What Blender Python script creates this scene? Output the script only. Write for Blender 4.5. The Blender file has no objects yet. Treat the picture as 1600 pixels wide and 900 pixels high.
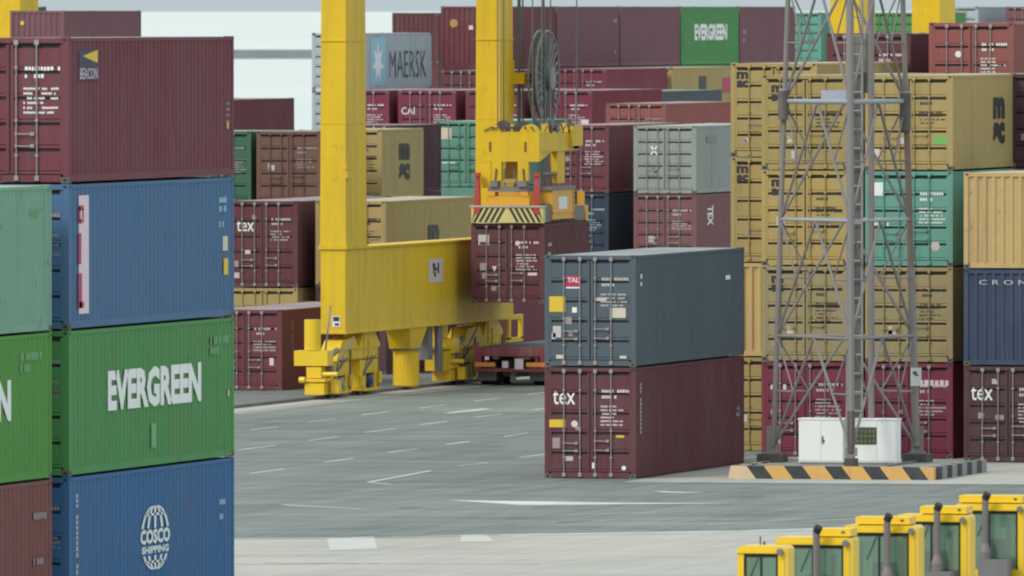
import bpy, math, random
from mathutils import Matrix, Vector
random.seed(7)
SC = bpy.context.scene
COL = SC.collection
R = math.radians

# ------------------------------------------------------------------ camera
CAM_H, CAM_YAW, CAM_PITCH, CAM_ROLL = 12.144, 0.25091, 0.02121, -0.00048
cd = bpy.data.cameras.new('camera'); cam = bpy.data.objects.new('camera', cd); COL.objects.link(cam)
cd.sensor_width = 36.0; cd.lens = 20381.89 / 1600 * 36.0
cd.dof.use_dof = True; cd.dof.focus_distance = 335.0; cd.dof.aperture_fstop = 6.3      # a long lens is soft before and behind its focus
cd.clip_start = 5.0; cd.clip_end = 600000.0
_d = Vector((-math.sin(CAM_YAW) * math.cos(CAM_PITCH), math.cos(CAM_YAW) * math.cos(CAM_PITCH), -math.sin(CAM_PITCH)))
_r = Vector((math.cos(CAM_YAW), math.sin(CAM_YAW), 0)); _u = _r.cross(_d)
_r2 = _r * math.cos(CAM_ROLL) + _u * math.sin(CAM_ROLL); _u2 = _u * math.cos(CAM_ROLL) - _r * math.sin(CAM_ROLL)
_m = Matrix((( _r2.x, _u2.x, -_d.x), (_r2.y, _u2.y, -_d.y), (_r2.z, _u2.z, -_d.z))).to_4x4()
_m.translation = (0, 0, CAM_H); cam.matrix_world = _m
SC.camera = cam

# ------------------------------------------------------------------ world, sun, exposure
SUN_DIR = Vector((-0.42, -0.66, 0.62)).normalized()       # towards the sun
w = bpy.data.worlds.new('World'); SC.world = w; w.use_nodes = True
nt = w.node_tree; nt.nodes.clear()
out = nt.nodes.new('ShaderNodeOutputWorld'); bg = nt.nodes.new('ShaderNodeBackground')
sky = nt.nodes.new('ShaderNodeTexSky'); sky.sky_type = 'NISHITA'; sky.sun_disc = False
sky.sun_elevation = math.asin(SUN_DIR.z); sky.sun_rotation = math.atan2(SUN_DIR.x, SUN_DIR.y)
sky.air_density = 1.0; sky.dust_density = 3.0; sky.ozone_density = 1.0
# an overcast deck over the sky: even cloud, brighter overhead as overcast skies are
tc = nt.nodes.new('ShaderNodeTexCoord'); sep = nt.nodes.new('ShaderNodeSeparateXYZ')
nt.links.new(tc.outputs['Generated'], sep.inputs[0])
mr = nt.nodes.new('ShaderNodeMapRange'); mr.inputs['From Min'].default_value = 0.0; mr.inputs['From Max'].default_value = 1.0
mr.inputs['To Min'].default_value = 3.9; mr.inputs['To Max'].default_value = 9.5
nt.links.new(sep.outputs['Z'], mr.inputs['Value'])
cl = nt.nodes.new('ShaderNodeMix'); cl.data_type = 'RGBA'; cl.blend_type = 'MULTIPLY'; cl.inputs['Factor'].default_value = 1.0
cl.inputs['A'].default_value = (0.82, 0.97, 1.03, 1)
comb = nt.nodes.new('ShaderNodeCombineColor')
for k in range(3): nt.links.new(mr.outputs[0], comb.inputs[k])
nt.links.new(comb.outputs[0], cl.inputs['B'])
mx = nt.nodes.new('ShaderNodeMix'); mx.data_type = 'RGBA'; mx.inputs['Factor'].default_value = 0.85
nt.links.new(sky.outputs[0], mx.inputs['A']); nt.links.new(cl.outputs['Result'], mx.inputs['B'])
nt.links.new(mx.outputs['Result'], bg.inputs['Color']); bg.inputs['Strength'].default_value = 0.13
nt.links.new(bg.outputs[0], out.inputs['Surface'])
sd = bpy.data.lights.new('sun', 'SUN'); sd.energy = 1.25; sd.angle = R(16); sd.color = (1.0, 0.95, 0.88)
sun = bpy.data.objects.new('sun', sd); COL.objects.link(sun)
sun.rotation_euler = (-SUN_DIR).to_track_quat('-Z', 'Y').to_euler()
vs = SC.view_settings; vs.view_transform = 'Standard'; vs.look = 'None'; vs.exposure = 0.42; vs.gamma = 1.0
SC.cycles.filter_width = 2.1

# ------------------------------------------------------------------ materials
_MATS = {}
def mat(name, rgb, rough=0.6, metal=0.0, dirt=0.0, rust=0.0, streak=True, scale=1.0, dust=(0.30, 0.28, 0.25), spec=0.5, grime=0.0):
    if name in _MATS: return _MATS[name]
    m = bpy.data.materials.new(name); m.use_nodes = True; _MATS[name] = m
    n = m.node_tree; b = n.nodes['Principled BSDF']
    b.inputs['Roughness'].default_value = rough; b.inputs['Metallic'].default_value = metal
    b.inputs['Specular IOR Level'].default_value = spec
    b.inputs['Base Color'].default_value = (*rgb, 1)
    m.diffuse_color = (*rgb, 1)
    if dirt or rust:
        t = n.nodes.new('ShaderNodeTexCoord'); mp = n.nodes.new('ShaderNodeMapping')
        oi = n.nodes.new('ShaderNodeObjectInfo')
        mp.inputs['Scale'].default_value = (5 * scale, 5 * scale, (0.5 if streak else 5) * scale)
        n.links.new(t.outputs['Object'], mp.inputs['Vector'])
        nz = n.nodes.new('ShaderNodeTexNoise'); nz.inputs['Scale'].default_value = 1.0; nz.inputs['Detail'].default_value = 6
        nz.inputs['Roughness'].default_value = 0.65
        n.links.new(mp.outputs[0], nz.inputs['Vector'])
        n2 = n.nodes.new('ShaderNodeTexNoise'); n2.inputs['Scale'].default_value = 0.55 * scale; n2.inputs['Detail'].default_value = 4
        n.links.new(t.outputs['Object'], n2.inputs['Vector'])
        mul = n.nodes.new('ShaderNodeMath'); mul.operation = 'MULTIPLY'
        n.links.new(nz.outputs['Fac'], mul.inputs[0]); n.links.new(n2.outputs['Fac'], mul.inputs[1])
        r1 = n.nodes.new('ShaderNodeMapRange'); r1.inputs['From Min'].default_value = 0.16; r1.inputs['From Max'].default_value = 0.42
        r1.inputs['To Min'].default_value = 0.0; r1.inputs['To Max'].default_value = dirt
        n.links.new(mul.outputs[0], r1.inputs['Value'])
        mix = n.nodes.new('ShaderNodeMix'); mix.data_type = 'RGBA'
        mix.inputs['A'].default_value = (*rgb, 1); mix.inputs['B'].default_value = (*dust, 1)
        n.links.new(r1.outputs[0], mix.inputs['Factor'])
        last = mix.outputs['Result']
        if rust:
            n3 = n.nodes.new('ShaderNodeTexNoise'); n3.inputs['Scale'].default_value = 7 * scale; n3.inputs['Detail'].default_value = 8
            n3.inputs['Roughness'].default_value = 0.7
            mp3 = n.nodes.new('ShaderNodeMapping'); mp3.inputs['Scale'].default_value = (1, 1, 0.45); mp3.inputs['Location'].default_value = (3.1, 8.7, 1.3)
            n.links.new(t.outputs['Object'], mp3.inputs['Vector']); n.links.new(mp3.outputs[0], n3.inputs['Vector'])
            r3 = n.nodes.new('ShaderNodeMapRange'); r3.inputs['From Min'].default_value = 0.60; r3.inputs['From Max'].default_value = 0.72
            r3.inputs['To Min'].default_value = 0; r3.inputs['To Max'].default_value = rust
            n.links.new(n3.outputs['Fac'], r3.inputs['Value'])
            mix3 = n.nodes.new('ShaderNodeMix'); mix3.data_type = 'RGBA'
            n.links.new(last, mix3.inputs['A']); mix3.inputs['B'].default_value = (0.13, 0.055, 0.03, 1)
            n.links.new(r3.outputs[0], mix3.inputs['Factor']); last = mix3.outputs['Result']
        if grime:
            n4 = n.nodes.new('ShaderNodeTexNoise'); n4.inputs['Scale'].default_value = 1.0; n4.inputs['Detail'].default_value = 5
            mp4 = n.nodes.new('ShaderNodeMapping'); mp4.inputs['Scale'].default_value = (2.6, 2.6, 0.22); mp4.inputs['Location'].default_value = (11.3, 2.7, 5.1)
            n5 = n.nodes.new('ShaderNodeVectorMath'); n5.operation = 'ADD'; cx_ = n.nodes.new('ShaderNodeCombineXYZ')
            n.links.new(oi.outputs['Random'], cx_.inputs[2]); sc_ = n.nodes.new('ShaderNodeVectorMath'); sc_.operation = 'SCALE'; sc_.inputs['Scale'].default_value = 40
            n.links.new(cx_.outputs[0], sc_.inputs[0]); n.links.new(t.outputs['Object'], n5.inputs[0]); n.links.new(sc_.outputs[0], n5.inputs[1])
            n.links.new(n5.outputs[0], mp4.inputs['Vector']); n.links.new(mp4.outputs[0], n4.inputs['Vector'])
            r4 = n.nodes.new('ShaderNodeMapRange'); r4.inputs['From Min'].default_value = 0.50; r4.inputs['From Max'].default_value = 0.78
            r4.inputs['To Min'].default_value = 0; r4.inputs['To Max'].default_value = grime
            n.links.new(n4.outputs['Fac'], r4.inputs['Value'])
            m4_ = n.nodes.new('ShaderNodeMix'); m4_.data_type = 'RGBA'; m4_.inputs['B'].default_value = (0.10 + 0.3 * rgb[0], 0.085 + 0.3 * rgb[1], 0.07 + 0.3 * rgb[2], 1)
            n.links.new(last, m4_.inputs['A']); n.links.new(r4.outputs[0], m4_.inputs['Factor']); last = m4_.outputs['Result']
        if grime:
            nb = n.nodes.new('ShaderNodeTexNoise'); nb.inputs['Scale'].default_value = 1.3; nb.inputs['Detail'].default_value = 2; n.links.new(n5.outputs[0], nb.inputs['Vector'])
            bu_ = n.nodes.new('ShaderNodeBump'); bu_.inputs['Strength'].default_value = 0.5; bu_.inputs['Distance'].default_value = 0.05
            n.links.new(nb.outputs['Fac'], bu_.inputs['Height']); n.links.new(bu_.outputs['Normal'], b.inputs['Normal'])
        n.links.new(last, b.inputs['Base Color'])
        rr = n.nodes.new('ShaderNodeMapRange'); rr.inputs['To Min'].default_value = max(0.15, rough - 0.12); rr.inputs['To Max'].default_value = min(1, rough + 0.15)
        n.links.new(nz.outputs['Fac'], rr.inputs['Value']); n.links.new(rr.outputs[0], b.inputs['Roughness'])
    return m

PAINT = dict(
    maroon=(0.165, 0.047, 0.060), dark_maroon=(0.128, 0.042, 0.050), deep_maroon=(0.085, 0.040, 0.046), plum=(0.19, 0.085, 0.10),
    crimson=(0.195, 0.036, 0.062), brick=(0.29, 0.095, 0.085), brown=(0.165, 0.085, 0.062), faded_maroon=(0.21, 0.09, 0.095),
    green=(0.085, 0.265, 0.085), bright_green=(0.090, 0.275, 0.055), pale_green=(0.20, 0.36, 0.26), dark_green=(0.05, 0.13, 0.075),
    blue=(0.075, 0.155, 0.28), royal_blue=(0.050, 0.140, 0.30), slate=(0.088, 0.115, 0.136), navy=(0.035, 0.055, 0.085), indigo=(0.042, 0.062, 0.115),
    tan=(0.405, 0.30, 0.120), orange_tan=(0.54, 0.38, 0.165), grey=(0.30, 0.32, 0.29), tan_grey=(0.335, 0.265, 0.135), tan_warm=(0.44, 0.315, 0.11), tan_old=(0.37, 0.275, 0.105), pale_grey=(0.40, 0.44, 0.46), teal=(0.135, 0.33, 0.26), sea_teal=(0.13, 0.29, 0.215),
    red_brown=(0.20, 0.075, 0.065))
def paint(c):
    return mat('paint_' + c, PAINT[c], rough=0.65, dirt=0.45, rust=0.75, dust=tuple(0.72 * v + 0.065 for v in PAINT[c]), spec=0.16, grime=0.45)
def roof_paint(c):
    return mat('roof_' + c, tuple(0.55 * v + 0.17 for v in PAINT[c]), rough=0.8, dirt=0.5, rust=0.6, dust=(0.42, 0.37, 0.33), streak=False, spec=0.2)  # paler than the walls: dust plus the sky's glancing highlight, both in the colour
STEEL = mat('galvanised_steel', (0.33, 0.30, 0.295), 0.5, 0.3, dirt=0.3)
CAST = mat('casting_steel', (0.10, 0.085, 0.08), 0.7, 0, dirt=0.5, rust=0.8)
DARK = mat('dark_gasket', (0.02, 0.02, 0.022), 0.8)
WHITE = mat('white_print', (0.78, 0.78, 0.76), 0.6)
SOFTWHITE = mat('worn_white_print', (0.52, 0.47, 0.47), 0.7)
FAINT = mat('faint_print', (0.33, 0.27, 0.27), 0.8)
FAINTGREEN = mat('faint_green_print', (0.17, 0.36, 0.17), 0.8)
BLACK = mat('black_print', (0.03, 0.028, 0.03), 0.6)
REDP = mat('red_print', (0.42, 0.03, 0.09), 0.6)
YELLOWP = mat('yellow_print', (0.72, 0.48, 0.03), 0.6)
NAVYP = mat('navy_print', (0.03, 0.03, 0.07), 0.6)
PINKP = mat('pale_pink_print', (0.72, 0.56, 0.60), 0.6)
SKYP = mat('sky_blue_print', (0.30, 0.50, 0.60), 0.6)
GREENP = mat('green_print', (0.16, 0.42, 0.10), 0.6)
CREAMP = mat('cream_label', (0.62, 0.54, 0.42), 0.6)
YEL = mat('crane_yellow', (0.75, 0.49, 0.020), 0.5, dirt=0.42, rust=0.45, dust=(0.46, 0.32, 0.045), scale=0.6, spec=0.2, grime=0.35)
YEL2 = mat('tractor_yellow', (0.80, 0.52, 0.015), 0.35, dirt=0.25, dust=(0.55, 0.40, 0.08))
ORANGE = mat('spreader_orange', (0.74, 0.36, 0.02), 0.45, dirt=0.4, rust=0.4, dust=(0.5, 0.30, 0.08))
REDS = mat('flipper_red', (0.42, 0.03, 0.03), 0.5, dirt=0.4)
TRED = mat('trailer_red', (0.22, 0.025, 0.04), 0.5, dirt=0.4, rust=0.3)
GREYM = mat('machine_grey', (0.16, 0.16, 0.17), 0.6, 0.2, dirt=0.5)
DKGREY = mat('dark_machine_grey', (0.06, 0.06, 0.065), 0.6, dirt=0.5)
RUBBER = mat('rubber', (0.022, 0.022, 0.024), 0.85, dirt=0.5, dust=(0.10, 0.10, 0.095))
BLUEM = mat('motor_blue', (0.03, 0.05, 0.16), 0.5, dirt=0.3)
TOWER = mat('tower_steel', (0.245, 0.22, 0.21), 0.7, 0.1, dirt=0.6, rust=0.5, dust=(0.20, 0.175, 0.16), spec=0.25)
TOWERB = mat('tower_brace_light', (0.31, 0.335, 0.35), 0.55, 0.2, dirt=0.4)
TOWERR = mat('tower_leg_rust', (0.19, 0.105, 0.085), 0.75, dirt=0.5)
TOWERD = mat('tower_dark_sleeve', (0.075, 0.055, 0.055), 0.7, dirt=0.4)
CONC = mat('concrete', (0.30, 0.29, 0.26), 0.9, dirt=0.8, streak=False, dust=(0.14, 0.13, 0.12))
CABW = mat('cabinet_white', (0.80, 0.80, 0.77), 0.5, dirt=0.16, dust=(0.55, 0.53, 0.48))
KYEL = mat('kerb_orange', (0.62, 0.345, 0.085), 0.8, dirt=0.6, grime=0.4, dust=(0.42, 0.29, 0.15), streak=False)
KBLK = mat('kerb_black', (0.026, 0.030, 0.034), 0.8, dirt=0.4, dust=(0.13, 0.12, 0.12), streak=False)
KPALE = mat('kerb_pale', (0.62, 0.44, 0.27), 0.85, dirt=0.4, streak=False)
REELG = mat('reel_grey', (0.20, 0.215, 0.215), 0.5, 0.4, dirt=0.3)
CABLE = mat('cable_black', (0.10, 0.11, 0.115), 0.7, dirt=0.4)
AMBER = mat('amber_reflector', (0.72, 0.25, 0.05), 0.4)
def glass():
    m = bpy.data.materials.new('cab_glass'); m.use_nodes = True; n = m.node_tree; n.nodes.clear()
    o = n.nodes.new('ShaderNodeOutputMaterial'); t = n.nodes.new('ShaderNodeBsdfTransparent'); t.inputs['Color'].default_value = (0.62, 0.80, 0.70, 1)
    g = n.nodes.new('ShaderNodeBsdfGlossy'); g.inputs['Roughness'].default_value = 0.05; g.inputs['Color'].default_value = (0.9, 0.95, 0.92, 1)
    d = n.nodes.new('ShaderNodeBsdfDiffuse'); d.inputs['Color'].default_value = (0.32, 0.42, 0.36, 1)
    a = n.nodes.new('ShaderNodeMixShader'); a.inputs[0].default_value = 0.22; b = n.nodes.new('ShaderNodeMixShader'); b.inputs[0].default_value = 0.10
    n.links.new(t.outputs[0], a.inputs[1]); n.links.new(d.outputs[0], a.inputs[2]); n.links.new(a.outputs[0], b.inputs[1]); n.links.new(g.outputs[0], b.inputs[2]); n.links.new(b.outputs[0], o.inputs[0])
    return m
GLASS = glass()

# ------------------------------------------------------------------ mesh helpers
class MB:
    def __init__(s): s.v = []; s.f = []; s.mi = []
    def quad(s, a, b, c, d, mi=0):
        i = len(s.v); s.v += [a, b, c, d]; s.f.append((i, i + 1, i + 2, i + 3)); s.mi.append(mi)
    def poly(s, pts, mi=0):
        i = len(s.v); s.v += list(pts); s.f.append(tuple(range(i, i + len(pts)))); s.mi.append(mi)
    def box(s, x0, x1, y0, y1, z0, z1, mi=0, top=None):
        """top=(x0,x1,y0,y1) gives a tapered box"""
        a = top or (x0, x1, y0, y1); i = len(s.v)
        s.v += [(x0, y0, z0), (x1, y0, z0), (x1, y1, z0), (x0, y1, z0), (a[0], a[2], z1), (a[1], a[2], z1), (a[1], a[3], z1), (a[0], a[3], z1)]
        for q in ((3, 2, 1, 0), (4, 5, 6, 7), (0, 1, 5, 4), (1, 2, 6, 5), (2, 3, 7, 6), (3, 0, 4, 7)):
            s.f.append(tuple(i + k for k in q)); s.mi.append(mi)
    def prism(s, pts, axis, a, b, mi=0):
        """pts: 2-D outline (counter-clockwise seen from +axis); extruded from a to b along axis 'x','y' or 'z'"""
        def P(p, t):
            return {'x': (t, p[0], p[1]), 'y': (p[0], t, p[1]), 'z': (p[0], p[1], t)}[axis]
        n = len(pts); i = len(s.v)
        s.v += [P(p, a) for p in pts] + [P(p, b) for p in pts]
        flip = axis == 'y'
        bot = tuple(i + k for k in range(n)); topf = tuple(i + n + k for k in range(n))
        s.f.append(bot if flip else bot[::-1]); s.mi.append(mi)
        s.f.append(topf[::-1] if flip else topf); s.mi.append(mi)
        for k in range(n):
            q = (i + k, i + (k + 1) % n, i + n + (k + 1) % n, i + n + k)
            s.f.append(q[::-1] if flip else q); s.mi.append(mi)
    def tube(s, a, b, r, n=8, r2=None, mi=0, caps=True):
        a = Vector(a); b = Vector(b); d = (b - a).normalized(); r2 = r if r2 is None else r2
        t = Vector((0, 0, 1)) if abs(d.z) < 0.9 else Vector((1, 0, 0))
        u = d.cross(t).normalized(); vv = d.cross(u); i = len(s.v)
        for c, rr in ((a, r), (b, r2)):
            for k in range(n):
                th = 2 * math.pi * k / n; s.v.append(tuple(c + u * (rr * math.cos(th)) + vv * (rr * math.sin(th))))
        for k in range(n):
            s.f.append((i + k, i + n + k, i + n + (k + 1) % n, i + (k + 1) % n)); s.mi.append(mi)
        if caps:
            s.f.append(tuple(i + k for k in range(n))); s.mi.append(mi)
            s.f.append(tuple(i + n + k for k in range(n))[::-1]); s.mi.append(mi)
    def ring(s, c, axis, r0, r1, w, n=32, mi=0):
        """flat-sided annulus about axis 'x' or 'y'"""
        i = len(s.v)
        for k in range(n):
            th = 2 * math.pi * k / n; cs, sn = math.cos(th), math.sin(th)
            for rr in (r0, r1):
                for t in (-w / 2, w / 2):
                    s.v.append((c[0] + t, c[1] + rr * cs, c[2] + rr * sn) if axis == 'x' else (c[0] + rr * cs, c[1] + t, c[2] + rr * sn))
        for k in range(n):
            p = i + 4 * k; q = i + 4 * ((k + 1) % n)
            for a, b in ((0, 1), (1, 3), (3, 2), (2, 0)):
                s.f.append((p + a, p + b, q + b, q + a)); s.mi.append(mi)
    def mesh(s, name, smooth=False, fix=True):
        me = bpy.data.meshes.new(name); me.from_pydata(s.v, [], s.f)
        for p, k in zip(me.polygons, s.mi): p.material_index = k; p.use_smooth = smooth
        if fix:
            import bmesh
            bm = bmesh.new(); bm.from_mesh(me); bmesh.ops.recalc_face_normals(bm, faces=bm.faces); bm.to_mesh(me); bm.free()
        me.update(); return me

def obj(name, me, mats=None, parent=None, loc=None, m4=None, label=None):
    o = bpy.data.objects.new(name, me); COL.objects.link(o)
    if mats is not None:
        if not isinstance(mats, (list, tuple)): mats = [mats]
        while len(me.materials) < len(mats): me.materials.append(None)
        for k, m in enumerate(mats):
            o.material_slots[k].link = 'OBJECT'; o.material_slots[k].material = m
    if parent: o.parent = parent
    if m4 is not None: o.matrix_local = m4
    elif loc is not None: o.location = loc
    if label: o['label'] = label
    return o
def stuff(*a, **k):
    o = obj(*a, **k); o['kind'] = 'stuff'; return o
def part(name, mb, mats, parent, label=None, smooth=False, kind=None):
    o = obj(name, mb.mesh(name, smooth), mats, parent, label=label)
    if kind: o['kind'] = kind
    return o
def thing(name, label, cat, loc=(0, 0, 0), group=None, rotz=0.0):
    o = bpy.data.objects.new(name, None); COL.objects.link(o); o.location = loc; o.rotation_euler = (0, 0, rotz)
    o.empty_display_size = 0.5
    o['label'] = label; o['category'] = cat
    if group: o['group'] = group
    return o
def struct(name, mb, m, label):
    o = obj(name, mb.mesh(name), m); o['kind'] = 'structure'; o['label'] = label; return o

# ------------------------------------------------------------------ lettering
_TXT = {}
def text_mesh(s, w_, h_, bold=0.0, depth=0.004):
    key = (s, round(w_, 3), round(h_, 3), bold)
    if key in _TXT: return _TXT[key]
    cu = bpy.data.curves.new('lettering', 'FONT'); cu.body = s; cu.size = 1; cu.extrude = 0.0; cu.offset = bold; cu.resolution_u = 2
    cu.align_x = 'LEFT'
    o = bpy.data.objects.new('lettering', cu); COL.objects.link(o)
    dg = bpy.context.evaluated_depsgraph_get(); me = bpy.data.meshes.new_from_object(o.evaluated_get(dg))
    COL.objects.unlink(o); bpy.data.objects.remove(o); bpy.data.curves.remove(cu)
    xs = [v.co.x for v in me.vertices]; ys = [v.co.y for v in me.vertices]
    x0, x1, y0, y1 = min(xs), max(xs), min(ys), max(ys)
    for v in me.vertices:
        v.co.x = ((v.co.x - x0) / (x1 - x0) - 0.5) * w_; v.co.y = ((v.co.y - y0) / (y1 - y0) - 0.5) * h_; v.co.z = 0
    me.materials.clear(); me.update(); _TXT[key] = me; return me
def flat_mesh(polys):
    """polygons in the print plane (x right, y up)"""
    mb = MB()
    for p in polys: mb.poly([(x, y, 0) for x, y in p])
    return mb.mesh('print', fix=False)
def rect(cx, cy, w_, h_): return [(cx - w_ / 2, cy - h_ / 2), (cx + w_ / 2, cy - h_ / 2), (cx + w_ / 2, cy + h_ / 2), (cx - w_ / 2, cy + h_ / 2)]
_MK = {}
def marks_mesh(w_, rows, ch, seed):
    """rows of print too small to read in the photograph, left unreadable"""
    key = (w_, tuple(rows), ch, seed)
    if key in _MK: return _MK[key]
    rnd = random.Random(seed); ps = []
    for y, f in rows:
        x = -w_ / 2
        while x < -w_ / 2 + w_ * f:
            cw = ch * rnd.uniform(0.5, 0.75)
            if rnd.random() > 0.18: ps.append(rect(x + cw / 2, y + rnd.uniform(-.004, .004), cw, ch * rnd.uniform(.85, 1)))
            x += cw + ch * 0.22
    _MK[key] = flat_mesh(ps); return _MK[key]

# ------------------------------------------------------------------ shipping containers
W = 2.438; HW = W / 2
ST, HC = 2.591, 2.896
LEN = {40: 12.192, 20: 6.058}
_CM = {}
BARX = (-HW + 0.52, -HW + 0.95, HW - 1.08, HW - 0.655)
def cmesh(kind, L, H):
    k = (kind, L, H)
    if k in _CM: return _CM[k]
    mb = MB(); h = L / 2
    if kind == 'frame':
        for sx in (-1, 1):
            for y0, y1 in ((-h, -h + 0.15), (h - 0.12, h)):
                x0, x1 = sorted((sx * HW, sx * (HW - 0.12))); mb.box(x0, x1, y0, y1, 0.118, H - 0.118)
            x0, x1 = sorted((sx * (HW - 0.003), sx * (HW - 0.07)))
            mb.box(x0, x1, -h + 0.178, h - 0.178, 0.025, 0.17); mb.box(x0, x1, -h + 0.178, h - 0.178, H - 0.085, H - 0.015)
        for y0, y1 in ((-h + 0.004, -h + 0.13), (h - 0.13, h - 0.004)):
            mb.box(-HW + 0.163, HW - 0.163, y0, y1, 0.02, 0.16); mb.box(-HW + 0.163, HW - 0.163, y0, y1, H - 0.115, H - 0.01)
    elif kind == 'castings' or kind == 'casting':
        for sx in ((-1, 1) if kind == 'castings' else (1,)):
            for sy in ((-1, 1) if kind == 'castings' else (-1,)):
                for z in ((0, H - 0.118) if kind == 'castings' else (0,)):
                    if kind == 'casting':      # local: outer corner at the origin, reaching to -x, +y, +z, with two hand holes
                        mb.box(-0.162, 0, 0.0, 0.178, 0, 0.118)
                        mb.box(-0.115, -0.045, -0.003, 0.002, 0.035, 0.085, 1); mb.box(-0.002, 0.003, 0.05, 0.13, 0.035, 0.085, 1)
                    else:
                        x0, x1 = sorted((sx * HW, sx * (HW - 0.162))); y0, y1 = sorted((sy * h, sy * (h - 0.178)))
                        mb.box(x0, x1, y0, y1, z, z + 0.118)
    elif kind == 'side':         # right-hand wall, outer face at +x; vertical corrugations
        zs = (0.17, H - 0.085); y = -h + 0.15; e = h - 0.12; p = 0.278
        n = int(round((e - y) / p)); p = (e - y) / n; o, i_ = -0.006, -0.032; pts = []
        for k in range(n):
            b = y + k * p
            pts += [(b, o), (b + .30 * p, o), (b + .50 * p, i_), (b + .80 * p, i_)]
        pts.append((e, o))
        for (ya, xa), (yb, xb) in zip(pts, pts[1:]):
            mb.quad((HW + xa, ya, zs[0]), (HW + xb, yb, zs[0]), (HW + xb, yb, zs[1]), (HW + xa, ya, zs[1]))
    elif kind == 'end':          # closed end at +y; vertical corrugations
        zs = (0.16, H - 0.115); x = -HW + 0.12; e = HW - 0.12; n = 9; p = (e - x) / n; o, i_ = -0.01, -0.055; pts = []
        for k in range(n):
            b = x + k * p
            pts += [(b, o), (b + .30 * p, o), (b + .46 * p, i_), (b + .84 * p, i_)]
        pts.append((e, o))
        for (xa, ya), (xb, yb) in zip(pts, pts[1:]):
            mb.quad((xa, h + ya, zs[0]), (xa, h + ya, zs[1]), (xb, h + yb, zs[1]), (xb, h + yb, zs[0]))
    elif kind == 'roof':
        y = -h + 0.13; e = h - 0.13; n = int((e - y) / 0.42); p = (e - y) / n; z0, z1 = H - 0.012, H - 0.03; pts = []
        for k in range(n):
            b = y + k * p; pts += [(b, z0), (b + .35 * p, z0), (b + .45 * p, z1), (b + .9 * p, z1)]
        pts.append((e, z0))
        for (ya, za), (yb, zb) in zip(pts, pts[1:]):
            mb.quad((-HW + 0.07, ya, za), (HW - 0.07, ya, za), (HW - 0.07, yb, zb), (-HW + 0.07, yb, zb))
        for sy in (-1, 1):
            y0, y1 = sorted((sy * (h - 0.178), sy * (h - 0.13))); mb.box(-HW + 0.163, HW - 0.163, y0, y1, H - 0.03, H - 0.012)
    elif kind == 'floor':
        mb.box(-HW + 0.07, HW - 0.07, -h + 0.13, h - 0.13, 0.1, 0.16)
    elif kind == 'door':         # one leaf, local: hinge edge at x=0, meeting edge at x=-1.095, face at y=0 looking to -y
        z0, z1 = 0.18, H - 0.145; wd = 1.080
        mb.box(-wd, -wd + 0.06, 0, 0.05, z0, z1); mb.box(-0.06, 0, 0, 0.05, z0, z1)
        n = 5; p = (z1 - z0) / n; xs = (-wd + 0.06, -0.06); pr = []
        for k in range(n):
            b = z0 + k * p
            pr += [(b, 0.006), (b + 0.03, 0.006), (b + 0.06, 0.03), (b + p - 0.09, 0.03) if False else (b + 0.07, 0.006)]
            pr += [(b + p - 0.085, 0.006), (b + p - 0.06, 0.046), (b + p - 0.012, 0.046)]
        pr.append((z1, 0.006))
        for (za, ya), (zb, yb) in zip(pr, pr[1:]):
            mb.quad((xs[0], ya, za), (xs[1], ya, za), (xs[1], yb, zb), (xs[0], yb, zb))
        mb.box(xs[0], xs[1], 0.048, 0.053, z0, z1)
    elif kind == 'gasket':
        mb.box(-HW + 0.115, HW - 0.115, 0.045, 0.06, 0.155, H - 0.11); mb.box(-0.014, 0.014, 0.02, 0.05, 0.16, H - 0.115)
    elif kind == 'bar':
        mb.tube((0, 0, 0.07), (0, 0, H - 0.05), 0.0155, 6)
        for z in (0.10, H - 0.10): mb.box(-0.045, 0.045, -0.02, 0.03, z - 0.05, z + 0.05)
        for z in (0.55, 1.25, H - 0.6): mb.box(-0.032, 0.032, -0.022, 0.03, z - 0.022, z + 0.022)
    elif kind == 'handle':
        mb.box(0, 0.36, -0.040, -0.026, -0.012, 0.012); mb.box(-0.02, 0.02, -0.045, 0.0, -0.03, 0.03); mb.box(0.30, 0.38, -0.05, 0.0, -0.035, 0.035)
    elif kind == 'body':         # a container the photograph does not show, one mesh
        mb.box(-HW, HW, -h, h, 0, H)
    me = mb.mesh('container_' + kind); _CM[k] = me; return me

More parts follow.
